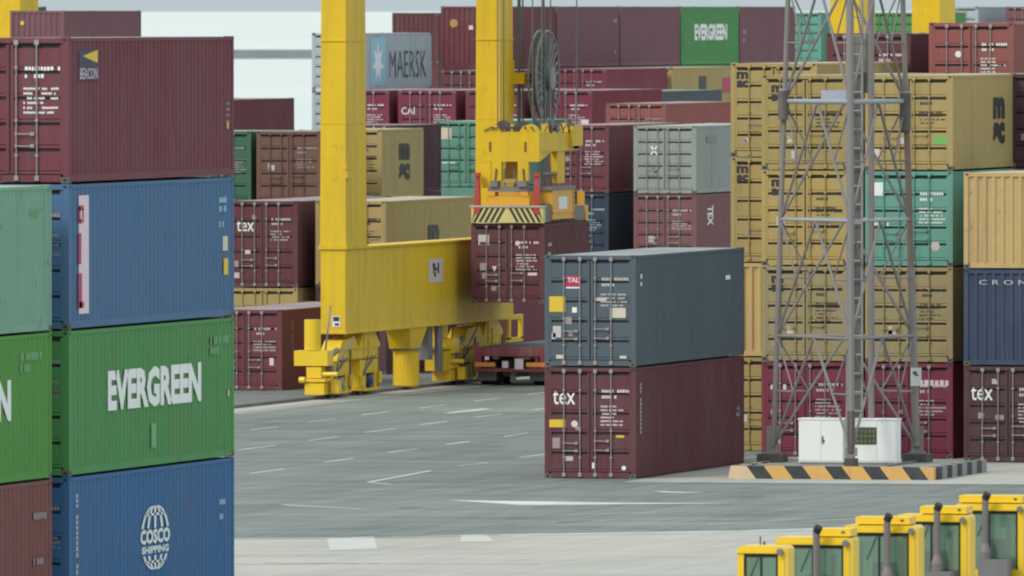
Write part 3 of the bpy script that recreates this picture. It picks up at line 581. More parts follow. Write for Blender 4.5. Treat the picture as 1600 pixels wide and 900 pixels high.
# ------------------------------------------------------------------ rail gantry crane
CX, CY = -107.29, 406.5
crane = thing('gantry_crane', 'big yellow rail gantry crane with box legs and a thick sill beam', 'crane', (CX, CY, 0), 'yellow gantry cranes')
def Y(v): return v - CY
def bxp(name, x0, x1, y0, y1, z0, z1, m, parent=crane, top=None, label=None):
    mb = MB(); mb.box(x0, x1, Y(y0), Y(y1), z0, z1, 0, top and (top[0], top[1], Y(top[2]), Y(top[3]))); return part(name, mb, m, parent, label)
def crane_side(dx, dress=True):
    mb = MB(); mb.box(dx - .40, dx + .40, Y(395.92), Y(417.2), 2.06, 4.66)
    sb = part('sill_beam', mb, YEL, crane)
    mb = MB()
    for z0, z1 in ((2.0, 2.06), (4.66, 4.72)): mb.box(dx - .46, dx + .46, Y(395.86), Y(417.3), z0, z1)
    part('flange', mb, YEL, sb)
    for yy in (399.6, 403.2, 406.9, 410.6, 414.3):
        mb = MB(); mb.box(dx - .404, dx + .404, Y(yy), Y(yy + .03), 2.06, 4.66); part('weld_seam', mb, YEL, sb)
    for y0, y1 in ((395.92, 398.45), (415.35, 417.2)):
        mb = MB(); mb.box(dx - .42, dx + .42, Y(y0), Y(y1), 4.72, 17.4, 0, (dx - .38, dx + .38, Y(y0 + .1), Y(y1 - .1)))
        lg = part('leg', mb, YEL, crane)
        mb = MB()
        mb.box(dx - .46, dx + .46, Y(y0 - .05), Y(y1 + .05), 4.722, 4.80); part('leg_flange', mb, YEL, lg)
        mb = MB(); mb.box(dx + .405, dx + .50, Y(y0 - .1), Y(y0 + .35), 6.9, 7.12); part('bracket', mb, YEL, lg)
        mb = MB(); mb.box(dx + .39, dx + .47, Y(y0 - .12), Y(y0 + .2), 7.2, 7.28); part('bracket', mb, YEL, lg)
        for zz in (8.6, 11.2, 13.8):
            mb = MB(); mb.box(dx - .422, dx + .422, Y(y0 + .02), Y(y1 - .02), zz, zz + .035); part('weld_seam', mb, YEL, lg)
    mb = MB(); mb.box(dx - .5, dx + .5, Y(394), Y(419), 17.4, 18.7); part('end_tie', mb, YEL, crane)
    # bogies
    for yb, far in ((395.9, 0), (411.6, 1)):
        mb = MB()
        mb.prism([(Y(yb - .6), 1.15), (Y(yb + 4.6), 1.15), (Y(yb + 4.6), 1.62), (Y(yb + 4.0), 1.985), (Y(yb + 2.5), 1.985), (Y(yb + 2.05), 1.45), (Y(yb + 1.55), 1.86), (Y(yb + .1), 1.80), (Y(yb - .35), 1.5)], 'x', dx - .30, dx + .30)
        eq = part('equaliser', mb, YEL, crane)
        mb = MB()
        for z in (1.2, 1.5): mb.box(dx + .302, dx + .33, Y(yb - .4), Y(yb + 4.1), z, z + .05)
        mb.box(dx + .302, dx + .335, Y(yb + 2.6), Y(yb + 2.72), 1.15, 1.95); mb.box(dx + .302, dx + .335, Y(yb + 3.15), Y(yb + 3.22), 1.15, 1.75)
        part('stiffener', mb, DKGREY if False else YEL, eq)
        for k, y0 in enumerate((yb - 1.5, yb + 2.0)):
            mb = MB()
            mb.box(dx - .32, dx + .32, Y(y0 + .1), Y(y0 + 2.5), .78, 1.12); mb.box(dx - .32, dx + .32, Y(y0), Y(y0 + .45), .16, .78)
            mb.box(dx + .25, dx + .33, Y(y0 + .46), Y(y0 + 2.14), .13, .22); mb.box(dx + .24, dx + .325, Y(y0 + .56), Y(y0 + .78), .22, .76); mb.box(dx + .24, dx + .325, Y(y0 + 1.82), Y(y0 + 2.02), .22, .76); mb.box(dx - .2, dx + .31, Y(y0 + .5), Y(y0 + 2.2), .70, .782); mb.box(dx + .33, dx + .43, Y(y0 + .02), Y(y0 + .3), .3, .62); mb.box(dx + .33, dx + .40, Y(y0 + 2.2), Y(y0 + 2.5), .35, .7); mb.box(dx - .26, dx + .10, Y(y0 + .4), Y(y0 + 2.2), .50, .70, 1); mb.box(dx - .26, dx - .2, Y(y0 + .4), Y(y0 + 2.2), .16, .5, 1); mb.box(dx - .32, dx + .32, Y(y0 + 2.15), Y(y0 + 2.6), .16, .78)
            mb.box(dx - .36, dx + .36, Y(y0 - .1), Y(y0 + .25), .16, .30); mb.tube((dx, Y(y0 + 1.3), 1.1), (dx, Y(y0 + 1.3), 1.2), .16, 10)
            tr = part('wheel_truck', mb, [YEL, DARK], crane)  # dark inner plates paint the shade inside the wheel opening
            for wy in (y0 + .8, y0 + 1.8):
                mb = MB(); mb.tube((dx - .10, Y(wy), .40), (dx + .10, Y(wy), .40), .34, 18); mb.tube((dx + .10, Y(wy), .40), (dx + .14, Y(wy), .40), .39, 18)
                part('wheel', mb, DKGREY, tr, smooth=False)
                
            mb = MB(); mb.tube((dx + .10, Y(y0 + 1.3), .44), (dx + .36, Y(y0 + 1.3), .44), .21, 14); mb.tube((dx + .36, Y(y0 + 1.3), .44), (dx + .42, Y(y0 + 1.3), .44), .12, 10); part('wheel_motor', mb, BLUEM if k else mat('motor_pale', (0.30, 0.31, 0.33), 0.5, dirt=0.4), tr)
            mb = MB()
            for q in range(3): mb.tube((dx + .34, Y(y0 + .2 + .12 * q), .3 + .2 * q), (dx + .34, Y(y0 + 1.0 + .5 * q), 1.25), .022, 5)
            mb.tube((dx + .345, Y(y0 + 2.3), .25), (dx + .345, Y(y0 + 2.35), 1.5), .03, 5); part('hose', mb, DKGREY, tr, kind='stuff')
        if dress:
            mb = MB(); mb.tube((dx - 0.09, Y(yb - 2.1), 1.55), (dx - 0.09, Y(yb - 2.1), 2.50), .26, 16); part('buffer_drum', mb, YEL2, crane)
            mb = MB(); mb.box(dx - 0.61, dx + 0.47, Y(yb - 2.4), Y(yb - 1.7), 1.06, 1.53); part('motor_bracket', mb, YEL2, crane)
            mb = MB()
            mb.box(dx - 0.25, dx + 0.37, Y(yb - 2.45), Y(yb - 1.8), .16, .52); mb.box(dx - 0.29, dx + 0.42, Y(yb - 2.5), Y(yb - 1.7), .56, .66)
            mb.box(dx - 0.21, dx + 0.27, Y(yb - 2.4), Y(yb - 1.85), .68, 1.02); mb.tube((dx - 0.41, Y(yb - 2.5), .62), (dx - 0.23, Y(yb - 2.5), .62), .1, 10)
            mb.tube((dx + 0.29, Y(yb - 2.3), .8), (dx + 0.77, Y(yb - 2.3), .8), .07, 8); mb.box(dx + 0.47, dx + 0.72, Y(yb - 2.0), Y(yb - 1.62), .2, .6)
            part('rail_clamp', mb, YEL2, crane, kind='stuff')
            mb = MB(); mb.tube((dx + 0.27, Y(yb - 1.9), 1.5), (dx + 0.17, Y(yb - .9), 2.9), .03, 6); mb.tube((dx + 0.32, Y(yb - 1.55), 1.35), (dx + 0.32, Y(yb - .7), 1.5), .10, 10); mb.tube((dx + 0.63, Y(yb - 1.4), 1.2), (dx + 0.61, Y(yb + .2), 1.9), .03, 5)
            mb.tube((dx + 0.07, Y(yb - 1.7), .75), (dx + 0.07, Y(yb - 1.7), 1.2), .09, 8); mb.box(dx + 0.17, dx + 0.47, Y(yb - 1.85), Y(yb - 1.6), .85, 1.05)
            part('brake_gear', mb, GREYM, crane, kind='stuff')
    # hydraulic tie-down between the bogies
    mb = MB(); mb.tube((dx + .05, Y(404.7), .14), (dx + .05, Y(404.7), 1.27), .42, 20); mb.tube((dx + .05, Y(404.7), .10), (dx + .05, Y(404.7), .16), .36, 20)
    dr = part('cable_drum', mb, YEL, crane)
    mb = MB(); mb.tube((dx + .05, Y(404.7), 1.27), (dx + .05, Y(404.7), 1.33), .47, 20); part('drum_rim', mb, TOWERR, dr)
    mb = MB(); mb.box(dx - .35, dx + .35, Y(404.1), Y(405.3), 1.33, 2.0, 0, (dx - .38, dx + .42, Y(403.8), Y(406.0))); part('drum_hopper', mb, YEL, crane)
    mb = MB(); mb.box(dx + .2, dx + .32, Y(407.7), Y(408.3), .5, 2.0); mb.box(dx - .1, dx + .2, Y(406.9), Y(407.5), .9, 2.0); part('conduit_post', mb, GREYM, crane)
    mb = MB(); mb.box(dx - .3, dx + .35, Y(408.4), Y(410.2), .5, 1.15); mb.box(dx - .3, dx + .36, Y(408.2), Y(410.8), 1.2, 1.28); part('service_box', mb, YEL, crane)
    mb = MB()
    mb.box(dx + .1, dx + .2, Y(417.4), Y(419.3), 1.95, 2.1); mb.box(dx + .1, dx + .2, Y(417.4), Y(417.7), 1.3, 1.95); mb.box(dx + .1, dx + .2, Y(419.0), Y(419.3), 1.3, 1.95); mb.box(dx + .1, dx + .2, Y(417.4), Y(419.3), 1.2, 1.35)
    part('end_frame', mb, YEL, crane)
    return sb
sb = crane_side(0.0)
mb = MB(); mb.box(.402, .41, Y(406.2), Y(408.0), 3.40, 4.18); pl_ = part('number_plate', mb, mat('plate_white', (0.62, 0.55, 0.50), 0.6, dirt=0.3), sb)
obj('plate_print', flat_mesh([rect(-.25, .18, .34, .12), rect(-.05, .05, .3, .12), rect(-.12, -.12, .24, .14), rect(.3, .08, .2, .34), rect(-.3, .02, .12, .2)]), NAVYP, sb, m4=Matrix.Translation((.414, Y(407.1), 3.78)) @ Matrix(((0, 0, 1), (1, 0, 0), (0, 1, 0))).to_4x4())
mb = MB(); mb.box(-.02, .24, Y(395.90), Y(395.918), 2.22, 2.56); part('warning_sign', mb, mat('sign_white', (0.72, 0.72, 0.70), 0.6), sb)
obj('sign_print', flat_mesh([rect(0, .08, .20, .14), rect(.02, -.09, .14, .08)]), NAVYP, sb, m4=Matrix.Translation((.11, Y(395.895), 2.39)) @ Matrix(((1, 0, 0), (0, 0, -1), (0, 1, 0))).to_4x4())
crane_side(24.6, False)
for y0 in (399.5, 412.5):
    bxp('main_girder', -1.5, 26.2, y0, y0 + 1.4, 18.72, 20.6, YEL)
bxp('trolley', .8, 4.2, 400.2, 414.0, 20.62, 21.3, GREYM)
# cable reel on the crane
RX, RY, RZc, RR = -106.2 - CX, Y(418.6), 9.93, 1.58
mb = MB(); mb.ring((RX, RY, RZc), 'x', .35, 1.32, .14, 36); reel = part('cable_reel', mb, CABLE, crane)
for t in (-.13, .13):
    mb = MB(); mb.ring((RX + t, RY, RZc), 'x', RR - .045, RR + .02, .05, 40); part('reel_rim', mb, REELG, reel)
mb = MB(); mb.tube((RX - .32, RY, RZc), (RX + .32, RY, RZc), .38, 18); part('reel_hub', mb, REELG, reel)
mb = MB(); mb.tube((0.02, 0, .3), (.03, 0, RR), .026, 5); sm = mb.mesh('spoke')
for k in range(26):
    for s in (1, -1):
        obj('spoke', sm, REELG, reel, m4=Matrix.Translation((RX + s * .09, RY, RZc)) @ Matrix.Rotation(2 * math.pi * (k + (0 if s > 0 else .5)) / 26, 4, 'X') @ Matrix.Scale(s, 4, (1, 0, 0)))
mb = MB(); mb.box(.2, RX - .3, Y(417.1), RY + .3, RZc - .18, RZc + .18); mb.box(.15, .42, Y(417.0), Y(417.3), RZc - 1.1, RZc + .6); part('reel_bracket', mb, YEL, crane)
mb = MB(); mb.tube((RX + .15, RY - .5, RZc - 1.9), (RX + .15, RY - .75, 18.6), .035, 6); mb.tube((.5, Y(417.6), 4.8), (.5, Y(417.6), 17.4), .06, 6); mb.tube((.55, Y(417.9), 5.2), (.55, Y(417.9), 17.4), .03, 6)
part('supply_cable', mb, CABLE, crane)
# hoist ropes down to the head block
mb = MB()
for x_, y_ in ((-105.9, 411.3), (-105.75, 411.5), (-104.5, 410.4), (-104.3, 412.0), (-105.2, 414.4), (-104.15, 414.9)):
    mb.tube((x_ - CX, Y(y_), 8.25), (x_ - CX, Y(y_), 20.62), .022, 5)
part('hoist_rope', mb, CABLE, crane)

# ------------------------------------------------------------------ spreader and the container it holds
SX, SY = -105.08, 409.35
sp = thing('container_spreader', 'yellow and orange spreader with striped end beam, hanging over a container', 'spreader', (SX, SY, 5.29))
def sb_(name, boxes, m, parent=sp, label=None):
    mb = MB()
    for b in boxes: mb.box(*b)
    return part(name, mb, m, parent, label)
# end beams: the near one carries the hazard stripes
eb = sb_('end_beam', [(-1.2, 1.2, -.02, .30, .0, .50)], mat('stripe_yellow', (0.66, 0.54, 0.20), 0.5, dirt=0.4))
sb_('beam_cap', [(-1.24, 1.24, -.06, .32, .505, .56)], mat('cap_grey', (0.45, 0.43, 0.38), 0.5, dirt=0.4), eb)
for k in range(6):
    for s in (-1, 1):
        x0 = s * (0.05 + k * 0.185); x1 = x0 + s * .095; sl = -s * .30 if False else s * .26
        pts = [(x0 + sl - s * .0, 0.02), (x1 + sl, 0.02), (x1, 0.48), (x0, 0.48)]
        pts = [(max(-1.19, min(1.19, p[0])), p[1]) for p in pts]
        if s < 0: pts = pts[::-1]
        mb = MB(); mb.prism(pts, 'y', -.028, -.0225); part('stripe', mb, KBLK, eb)
sb_('end_beam', [(-1.2, 1.2, 5.72, 6.02, .0, .50)], ORANGE)
sb_('main_beam', [(-.66, -.18, .30, 5.72, .12, .55), (.18, .66, .30, 5.72, .12, .55)], ORANGE)
cb = sb_('cross_beam', [(-.75, .70, .15, .60, .57, .86)], ORANGE); sb_('lug', [(-.70, -.45, .12, .64, .862, 1.0)], ORANGE, cb); sb_('lug', [(.42, .66, .12, .64, .862, 1.0)], ORANGE, cb); sb_('cross_beam', [(-.9, .9, 2.6, 3.4, .56, .95)], ORANGE)
mbx = sb_('machinery_box', [(.80, 1.24, 1.0, 3.9, .10, 1.05)], ORANGE)
sb_('box_lid', [(.76, 1.28, .9, 4.0, 1.052, 1.16)], GREYM, mbx)
sb_('label_plate', [(1.242, 1.25, 1.9, 3.0, .42, .82)], WHITE, mbx)
sb_('box_rib', [(1.241, 1.27, 1.0, 1.08, .1, 1.05), (1.241, 1.27, 3.82, 3.9, .1, 1.05), (1.241, 1.27, 1.0, 3.9, .30, .34)], ORANGE, mbx)
for q in [(-.70, .62, .2, .9, 1.02, 1.16), (-.6, -.35, .1, .5, 1.17, 1.36), (.30, .60, .1, .5, 1.17, 1.36), (.8, 1.2, .35, .95, .02, .62), (.9, 1.2, 4.2, 5.5, .05, .5)]: sb_('hydraulic_unit', [q], GREYM)
for s, xx in ((-1, -1.02), (1, .98)):
    mb = MB(); mb.box(xx - .10, xx + .10, -.05, .18, .30, 1.55, 0, (xx - .06 + s * -.02, xx + .08, .0, .16)); mb.box(xx - .09, xx + .09, -.06, .2, 1.50, 1.62); part('flipper', mb, REDS, sp)
sb_('flipper', [(-1.08, -.88, 5.9, 6.1, .3, 1.5)], REDS); sb_('flipper', [(.86, 1.06, 5.9, 6.1, .1, .95)], ORANGE)
mb = MB()
for k in range(7): mb.tube((.78 + .05 * (k % 3), 1.15 + .26 * k, 1.16), (.80, 1.0 + .24 * k, 2.3), .028, 5)
mb.box(.7, .95, 1.0, 2.9, 1.55, 1.62); part('hose_bundle', mb, GREYM, sp, kind='stuff')
for sx in (-1, 1):
    for yy in (.08, 5.86):
        sb_('twist_lock', [(sx * 1.13 - .06, sx * 1.13 + .06, yy - .06, yy + .06, -.03, 0)], GREYM)
# head block: a portal plate facing the camera with arms running back
mb = MB()
mb.box(-1.02, .98, .35, .55, 1.98, 2.95); mb.box(-.62, -.28, .35, .55, 1.36, 1.98); mb.box(.26, .62, .35, .55, 1.36, 1.98); mb.box(-1.02, -.64, .36, .54, 1.10, 1.98, 0, (-1.02, -.64, .36, .54)) if False else mb.box(-.98, -.64, .36, .54, 1.12, 1.98)
mb.prism([(-.98, 2.95), (-.30, 2.95), (-.42, 3.12), (-.62, 3.2), (-.82, 3.15)], 'y', .35, .55); mb.prism([(.30, 2.95), (.98, 2.95), (.86, 3.12), (.66, 3.2), (.44, 3.12)], 'y', .35, .55)
mb.box(-.55, .55, .40, .50, 1.60, 1.98) if False else None
hb = part('head_block', mb, YEL, sp)
sb_('block_arm', [(.70, .98, .56, 5.6, 2.30, 2.92), (-.98, -.70, .56, 5.6, 2.30, 2.92), (-.98, .98, 4.9, 5.6, 2.35, 2.88), (.72, 1.1, 4.3, 5.7, 2.45, 3.1)], YEL, hb)
mb = MB(); mb.prism([(.56, 1.98), (2.2, 2.30), (.56, 2.30)], 'x', .75, .95); mb.box(.72, .94, 2.9, 3.9, 1.25, 2.30); part('block_leg', mb, YEL, hb)
sb_('block_back', [(-.28, .26, .9, 1.2, 1.30, 1.98), (-.2, .2, .3, .34, 1.3, 1.42)], mat('ochre_plate', (0.45, 0.27, 0.05), 0.6, dirt=0.4), hb)
for x_, y_ in ((-.3, .75), (.35, .75), (.85, 2.0), (.85, 4.6)):
    mb = MB(); mb.ring((x_, y_, 3.02), 'y' if y_ < 1 else 'x', .05, .30, .10, 16); part('sheave', mb, TOWERD, hb)
    mb = MB(); mb.box(x_ - .12, x_ + .12, y_ - .38, y_ - .30, 2.92, 3.2) if y_ > 1 else mb.box(x_ - .40, x_ - .32, y_ - .1, y_ + .1, 2.92, 3.2); part('sheave_cheek', mb, YEL, hb)
mb = MB()
for k in range(7):
    a0 = (-.85 + .28 * k, .30, 2.98 + .05 * (k % 2)); a1 = (-.6 + .22 * k, .28, 3.10); mb.tube(a0, a1, .022, 5); mb.tube(a1, (-.35 + .2 * k, .6, 3.05), .022, 5)
for k in range(5): mb.tube((1.0, 1.0 + .8 * k, 2.95), (1.02, 1.5 + .8 * k, 3.2), .025, 5); mb.tube((1.02, 1.5 + .8 * k, 3.2), (1.0, 1.9 + .8 * k, 2.9), .025, 5)
for k in range(4): mb.tube((-.5 + .33 * k, .33, 1.2), (-.45 + .3 * k, .32, 1.75), .03, 5)
part('cables', mb, DKGREY, hb, kind='stuff')
for xx in (-.66, .52):
    mb = MB(); mb.box(xx - .035, xx + .035, .335, .349, 2.3, 2.62); part('slot', mb, mat('slot_brown', (0.16, 0.09, 0.03), 0.8), hb)
container(-103.89, 409.5, 2.68, 'dark_maroon', ST, 'maroon container hanging under the striped spreader beam', L=20, group=None, ids=PINKP,
          decos=[RC('door', 0.42, 2.05, 0.36, 0.34, SOFTWHITE), PG('door', 0.44, 2.06, [[(-.16, -.14), (.12, -.08), (.12, .1)]], YELLOWP, lift=.004), PG('door', 0.44, 2.0, [rect(-.02, -.06, .26, .1)], NAVYP, lift=.005),
                 PG('door', 1.55, 1.95, [[(0.08 * math.cos(a / 10 * 6.283), 0.08 * math.sin(a / 10 * 6.283)) for a in range(10)]], PINKP), PG('door', 0.78, 1.12, [[(0, -.1), (.08, .08), (-.08, .08)]], PINKP), RC('door', 2.05, 0.95, 0.3, 0.09, PINKP),
                 MK('side', 0.8, 1.9, 0.5, ((0, 1), (-.3, .6)), 0.12, SOFTWHITE, 71)])

# ------------------------------------------------------------------ container trailer under the crane
tl = thing('container_trailer', 'dark red container trailer seen from behind beneath the hanging container', 'trailer', (-105.03, 409.6, 0))
def tb(name, boxes, m, parent=tl):
    mb = MB()
    for b in boxes: mb.box(*b)
    return part(name, mb, m, parent)
tb('chassis', [(-.62, -.42, .05, 12.2, .86, 1.22), (.42, .62, .05, 12.2, .86, 1.22), (-1.2, 1.2, 3.0, 3.2, 1.02, 1.2), (-1.2, 1.2, 7.0, 7.2, 1.02, 1.2), (-1.2, 1.2, 11.6, 11.9, 1.02, 1.22)], TRED)
tb('rear_bolster', [(-1.22, 1.22, 0, .35, .96, 1.24), (-1.22, -.98, .0, .3, .55, .96), (.98, 1.22, .0, .3, .55, .96)], TRED)
tb('deck_plate', [(-1.1, 1.1, .36, 12.0, 1.225, 1.26)], DKGREY)
tb('corner_guide', [(-1.27, -1.18, .1, .5, 1.24, 1.42), (1.18, 1.27, .1, .5, 1.24, 1.42), (-1.27, -1.18, 11.6, 12.0, 1.24, 1.42), (1.18, 1.27, 11.6, 12.0, 1.24, 1.42)], TRED)
bu = tb('bumper', [(-1.22, 1.22, .02, .14, .46, .56), (-.9, -.8, .05, .15, .56, .96), (.8, .9, .05, .15, .56, .96)], TRED)
tb('lamp_board', [(-1.2, -.52, -.02, .02, .62, .76)], AMBER); tb('lamp_board', [(.52, 1.2, -.02, .02, .62, .76)], AMBER)
tb('rear_plate', [(-.28, -.08, -.02, .01, .58, .80)], PINKP); tb('rear_plate', [(.14, .42, -.02, .01, .54, .88)], PINKP)
tb('rear_lamp', [(-.86, -.72, -.03, .0, .84, .94)], WHITE)
mb = MB(); mb.ring((0, 0, 0), 'x', .26, .50, .28, 20); tyre_me = mb.mesh('tyre')
mb = MB(); mb.tube((-.10, 0, 0), (.10, 0, 0), .27, 16); rim_me = mb.mesh('rim')
for yy in (1.0, 2.35):
    for xx in (-1.04, -.72, .72, 1.04):
        ty = obj('wheel', tyre_me, RUBBER, tl, loc=(xx, yy, .50)); obj('rim', rim_me, GREYM, ty)
    tb('axle', [(-1.1, 1.1, yy - .07, yy + .07, .43, .57)], DKGREY)
tb('mud_flap', [(-1.2, -.56, .30, .33, .16, .60)], mat('flap_grey', (0.10, 0.11, 0.105), 0.8, dirt=0.6)); tb('mud_flap', [(.56, 1.2, .30, .33, .16, .60)], mat('flap_grey', (0.1, 0.1, 0.1)))
tb('landing_leg', [(-.55, -.42, 9.0, 9.15, .0, .86), (.42, .55, 9.0, 9.15, .0, .86)], GREYM)
tb('axle_shade_box', [(-.5, .5, .9, 2.5, .28, .84)], DKGREY)  # suspension box added as dark filler, standing in for shade between the wheels
tb('spare_hose', [(-.06, .10, .2, .3, .12, .5)], GREYM)

# ------------------------------------------------------------------ the other cranes in the distance
def far_crane(label, x, y, dy, h):
    c = thing('gantry_crane', label, 'crane', (x, y, terrain(y)), 'yellow gantry cranes')
    for k, yy in enumerate((0, dy)):
        mb = MB(); mb.box(-1.2, 0, yy, yy + 3.0, 2.6, h); part('leg', mb, YEL, c)
    mb = MB(); mb.box(-1.2, 0, -.5, dy + 3.5, .9, 2.6); part('sill_beam', mb, YEL, c)
    mb = MB(); mb.box(-1.2, 0, -.5, dy + 3.5, h, h + 1.4); part('end_tie', mb, YEL, c)
    for yy in (-.2, dy + 1.0):
        mb = MB(); mb.box(-1.0, -.2, yy, yy + 2.2, 0, .9); part('wheel_truck', mb, YEL, c)
far_crane('distant yellow crane with two legs showing behind the tower mast', -118.65, 520, 15.3, 19)
far_crane('distant yellow crane in the top left corner of the picture', -171.6, 560, 18, 19)

# ------------------------------------------------------------------ lattice light tower on its island
TW = thing('lattice_tower', 'tall grey steel lattice tower with a ladder, standing on the striped island', 'tower', (-76.2, 332.6, 0.3))
TZ = 0.3; O = Vector((-76.2, 332.6, TZ))
FOOT = [Vector((-78.42, 333.5, 0)), Vector((-75.62, 330.55, 0)), Vector((-74.72, 334.4, 0))]
CEN = sum(FOOT, Vector()) / 3
def leg_pt(k, z):      # legs lean in a little
    s = 1 - 0.0168 * z; p = CEN + (FOOT[k] - CEN) * s; return Vector((p.x - O.x, p.y - O.y, z - TZ))
TTOP = 24.0
_cyl = MB(); _cyl.tube((0, 0, 0), (0, 0, 1), 1, 8); CYL = _cyl.mesh('rod')
def rod(name, a, b, r, m, parent):
    d = b - a; q = d.to_track_quat('Z', 'Y').to_matrix().to_4x4()
    return obj(name, CYL, m, parent, m4=Matrix.Translation(a) @ q @ Matrix.Diagonal((r, r, d.length, 1)))
for k in range(3):
    f = leg_pt(k, 0)
    q = .34 if k != 1 else .15
    mb = MB(); mb.box(f.x - q, f.x + q, f.y - q, f.y + q, .004, .22); part('footing', mb, mat('footing_dark', (0.042, 0.036, 0.038), 0.85, dirt=0.3), TW)
    mb = MB(); q *= .55; mb.box(f.x - q, f.x + q, f.y - q, f.y + q, .222, .28); mb.box(f.x - .16, f.x + .16, f.y - .02, f.y + .02, .28, .95 if k != 1 else .5); part('base_plate', mb, TOWER, TW)
    if k == 2:
        rod('leg', leg_pt(k, .72), leg_pt(k, 5.4), .10, TOWER, TW); rod('leg', leg_pt(k, 5.4), leg_pt(k, 9.2), .085, TOWERR, TW).__setitem__('label', 'rusty middle length of the right leg'); rod('leg', leg_pt(k, 9.2), leg_pt(k, TTOP), .07, TOWER, TW)
    else:
        rod('leg', leg_pt(k, .72), leg_pt(k, TTOP), .088 if k == 1 else .07, TOWER, TW)
LV = [0.72, 3.62, 6.68, 9.78, 12.85, 15.9, 18.9, 21.9]
for (a, b) in ((0, 1), (1, 2), (2, 0)):
    for i in range(len(LV) - 1):
        z0, z1 = LV[i], LV[i + 1]; A0, B0, A1, B1 = leg_pt(a, z0), leg_pt(b, z0), leg_pt(a, z1), leg_pt(b, z1)
        M1 = (A1 + B1) / 2; lite = i in (1, 2)
        rod('horizontal_brace', A1, B1, (.04 if i != 2 else .065), TOWERB if lite else TOWER, TW)
        rod('diagonal_brace', A0, M1, .038, TOWER, TW); rod('diagonal_brace', B0, M1, .038, TOWER, TW)
        zm = (z0 + z1) / 2
        for s, P0 in ((a, A0), (b, B0)):
            L_ = leg_pt(s, zm); Q = (P0 + M1) / 2
            rod('sub_brace', L_, Q, .024, TOWER, TW); rod('sub_brace', Q, leg_pt(s, z1), .024, TOWER, TW)
rod('leg_sleeve', leg_pt(1, .66), leg_pt(1, 1.75), .10, TOWERD, TW)
# ladder and cable riser in the middle
lx, ly = -75.93 - O.x, 332.3 - O.y
lad = part('ladder', (lambda m: (m.tube((lx - .20, ly, 1.2), (lx - .20, ly, 22), .035, 6), m.tube((lx + .20, ly, 1.2), (lx + .20, ly, 22), .035, 6), m)[-1])(MB()), STEEL, TW)
mb = MB(); mb.tube((lx - .2, ly - .02, 0), (lx + .2, ly - .02, 0), .022, 5); rg = mb.mesh('rung')
for k in range(42): obj('rung', rg, STEEL, lad, loc=(0, 0, 1.4 + .49 * k))
mb = MB(); mb.box(lx - .17, lx + .20, ly + .10, ly + .14, .6, 10.3); part('cable_tray', mb, DKGREY, TW)
rod('riser_pipe', Vector((lx + .42, ly + .1, .35)), Vector((lx + .42, ly + .1, 22)), .085, TOWER, TW)
mb = MB(); mb.box(lx - .28, lx + .30, ly + .2, ly + .5, 9.7, 11.2); part('tower_cabinet', mb, mat('tower_box', (0.20, 0.195, 0.18), 0.7, dirt=0.4), TW)
for k in (0, 2):
    c = leg_pt(k, 9.72 if k == 0 else 9.55); h = .42 if k == 0 else .55
    mb = MB(); mb.tube((c.x, c.y - .1, c.z - h), (c.x, c.y - .1, c.z + h * .8), .15, 12); part('lamp_driver', mb, TOWERD, TW)
    mb = MB(); mb.tube((c.x, c.y - .1, c.z + h * .8), (c.x, c.y - .1, c.z + h * .8 + .06), .13, 12); part('lamp_driver_cap', mb, STEEL, TW)
c0, c2 = leg_pt(0, 9.85), leg_pt(2, 9.85)
mb = MB(); mb.box(c0.x + 1.05, c0.x + 1.75, c0.y - .3, c0.y - .22, c0.z - .08, c0.z + .22); part('junction_box', mb, mat('junction_blue_grey', (0.40, 0.44, 0.55), 0.5, dirt=0.3), TW)
s_ = leg_pt(2, 2.55)
mb = MB(); mb.box(s_.x - .05, s_.x + .23, s_.y - .22, s_.y - .19, s_.z - .24, s_.z + .24); sg = part('sign_plate', mb, mat('sign_pale', (0.62, 0.63, 0.60), 0.6, dirt=0.3), TW)
obj('sign_print', flat_mesh([rect(-.03, .10, .12, .08), rect(.02, .04, .10, .04)]), DKGREY, sg, m4=Matrix.Translation((s_.x + .09, s_.y - .2215, s_.z)) @ Matrix(((1, 0, 0), (0, 0, -1), (0, 1, 0))).to_4x4())

# island with striped kerb
isl = thing('tower_island', 'raised concrete island edged with slanted orange and black kerb stripes', 'traffic island', (-75.93, 329.7, 0))
X0, X1, YD = -2.73, 2.73, 6.3
mb = MB(); mb.box(X0 + .25, X1 - .25, .25, YD, .0, .30); part('slab', mb, CONC, isl)
def kerbseg(name, xa, xb, slant, m, sb=None):
    sb = slant if sb is None else sb
    mb = MB(); mb.poly([(xa + slant, 0, 0), (xb + sb, 0, 0), (xb, .03, .33), (xa, .03, .33)]); mb.poly([(xa, .03, .33), (xb, .03, .33), (xb, .26, .33), (xa, .26, .33)])
    mb.poly([(xa + slant, .26, 0), (xa, .26, .33), (xb, .26, .33), (xb + sb, .26, 0)]); mb.poly([(xa + slant, 0, 0), (xa, .03, .33), (xa, .26, .33), (xa + slant, .26, 0)]); mb.poly([(xb + sb, 0, 0), (xb + sb, .26, 0), (xb, .26, .33), (xb, .03, .33)])
    part(name, mb, m, isl)
edges = [-2.62 + .16]; pos = -2.14; k = 0
xs_ = [-2.72, -2.296, -1.833, -1.302, -.804, -.221, .242, .791, 1.254, 1.838, 2.30, 2.70]
for k in range(len(xs_) - 1):
    kerbseg('kerb_stone', xs_[k], xs_[k + 1], (-.06 if k == 0 else .26), (KPALE if k == 0 else (KYEL if k % 2 == 0 else KBLK)), (0.0 if k == len(xs_) - 2 else .26))
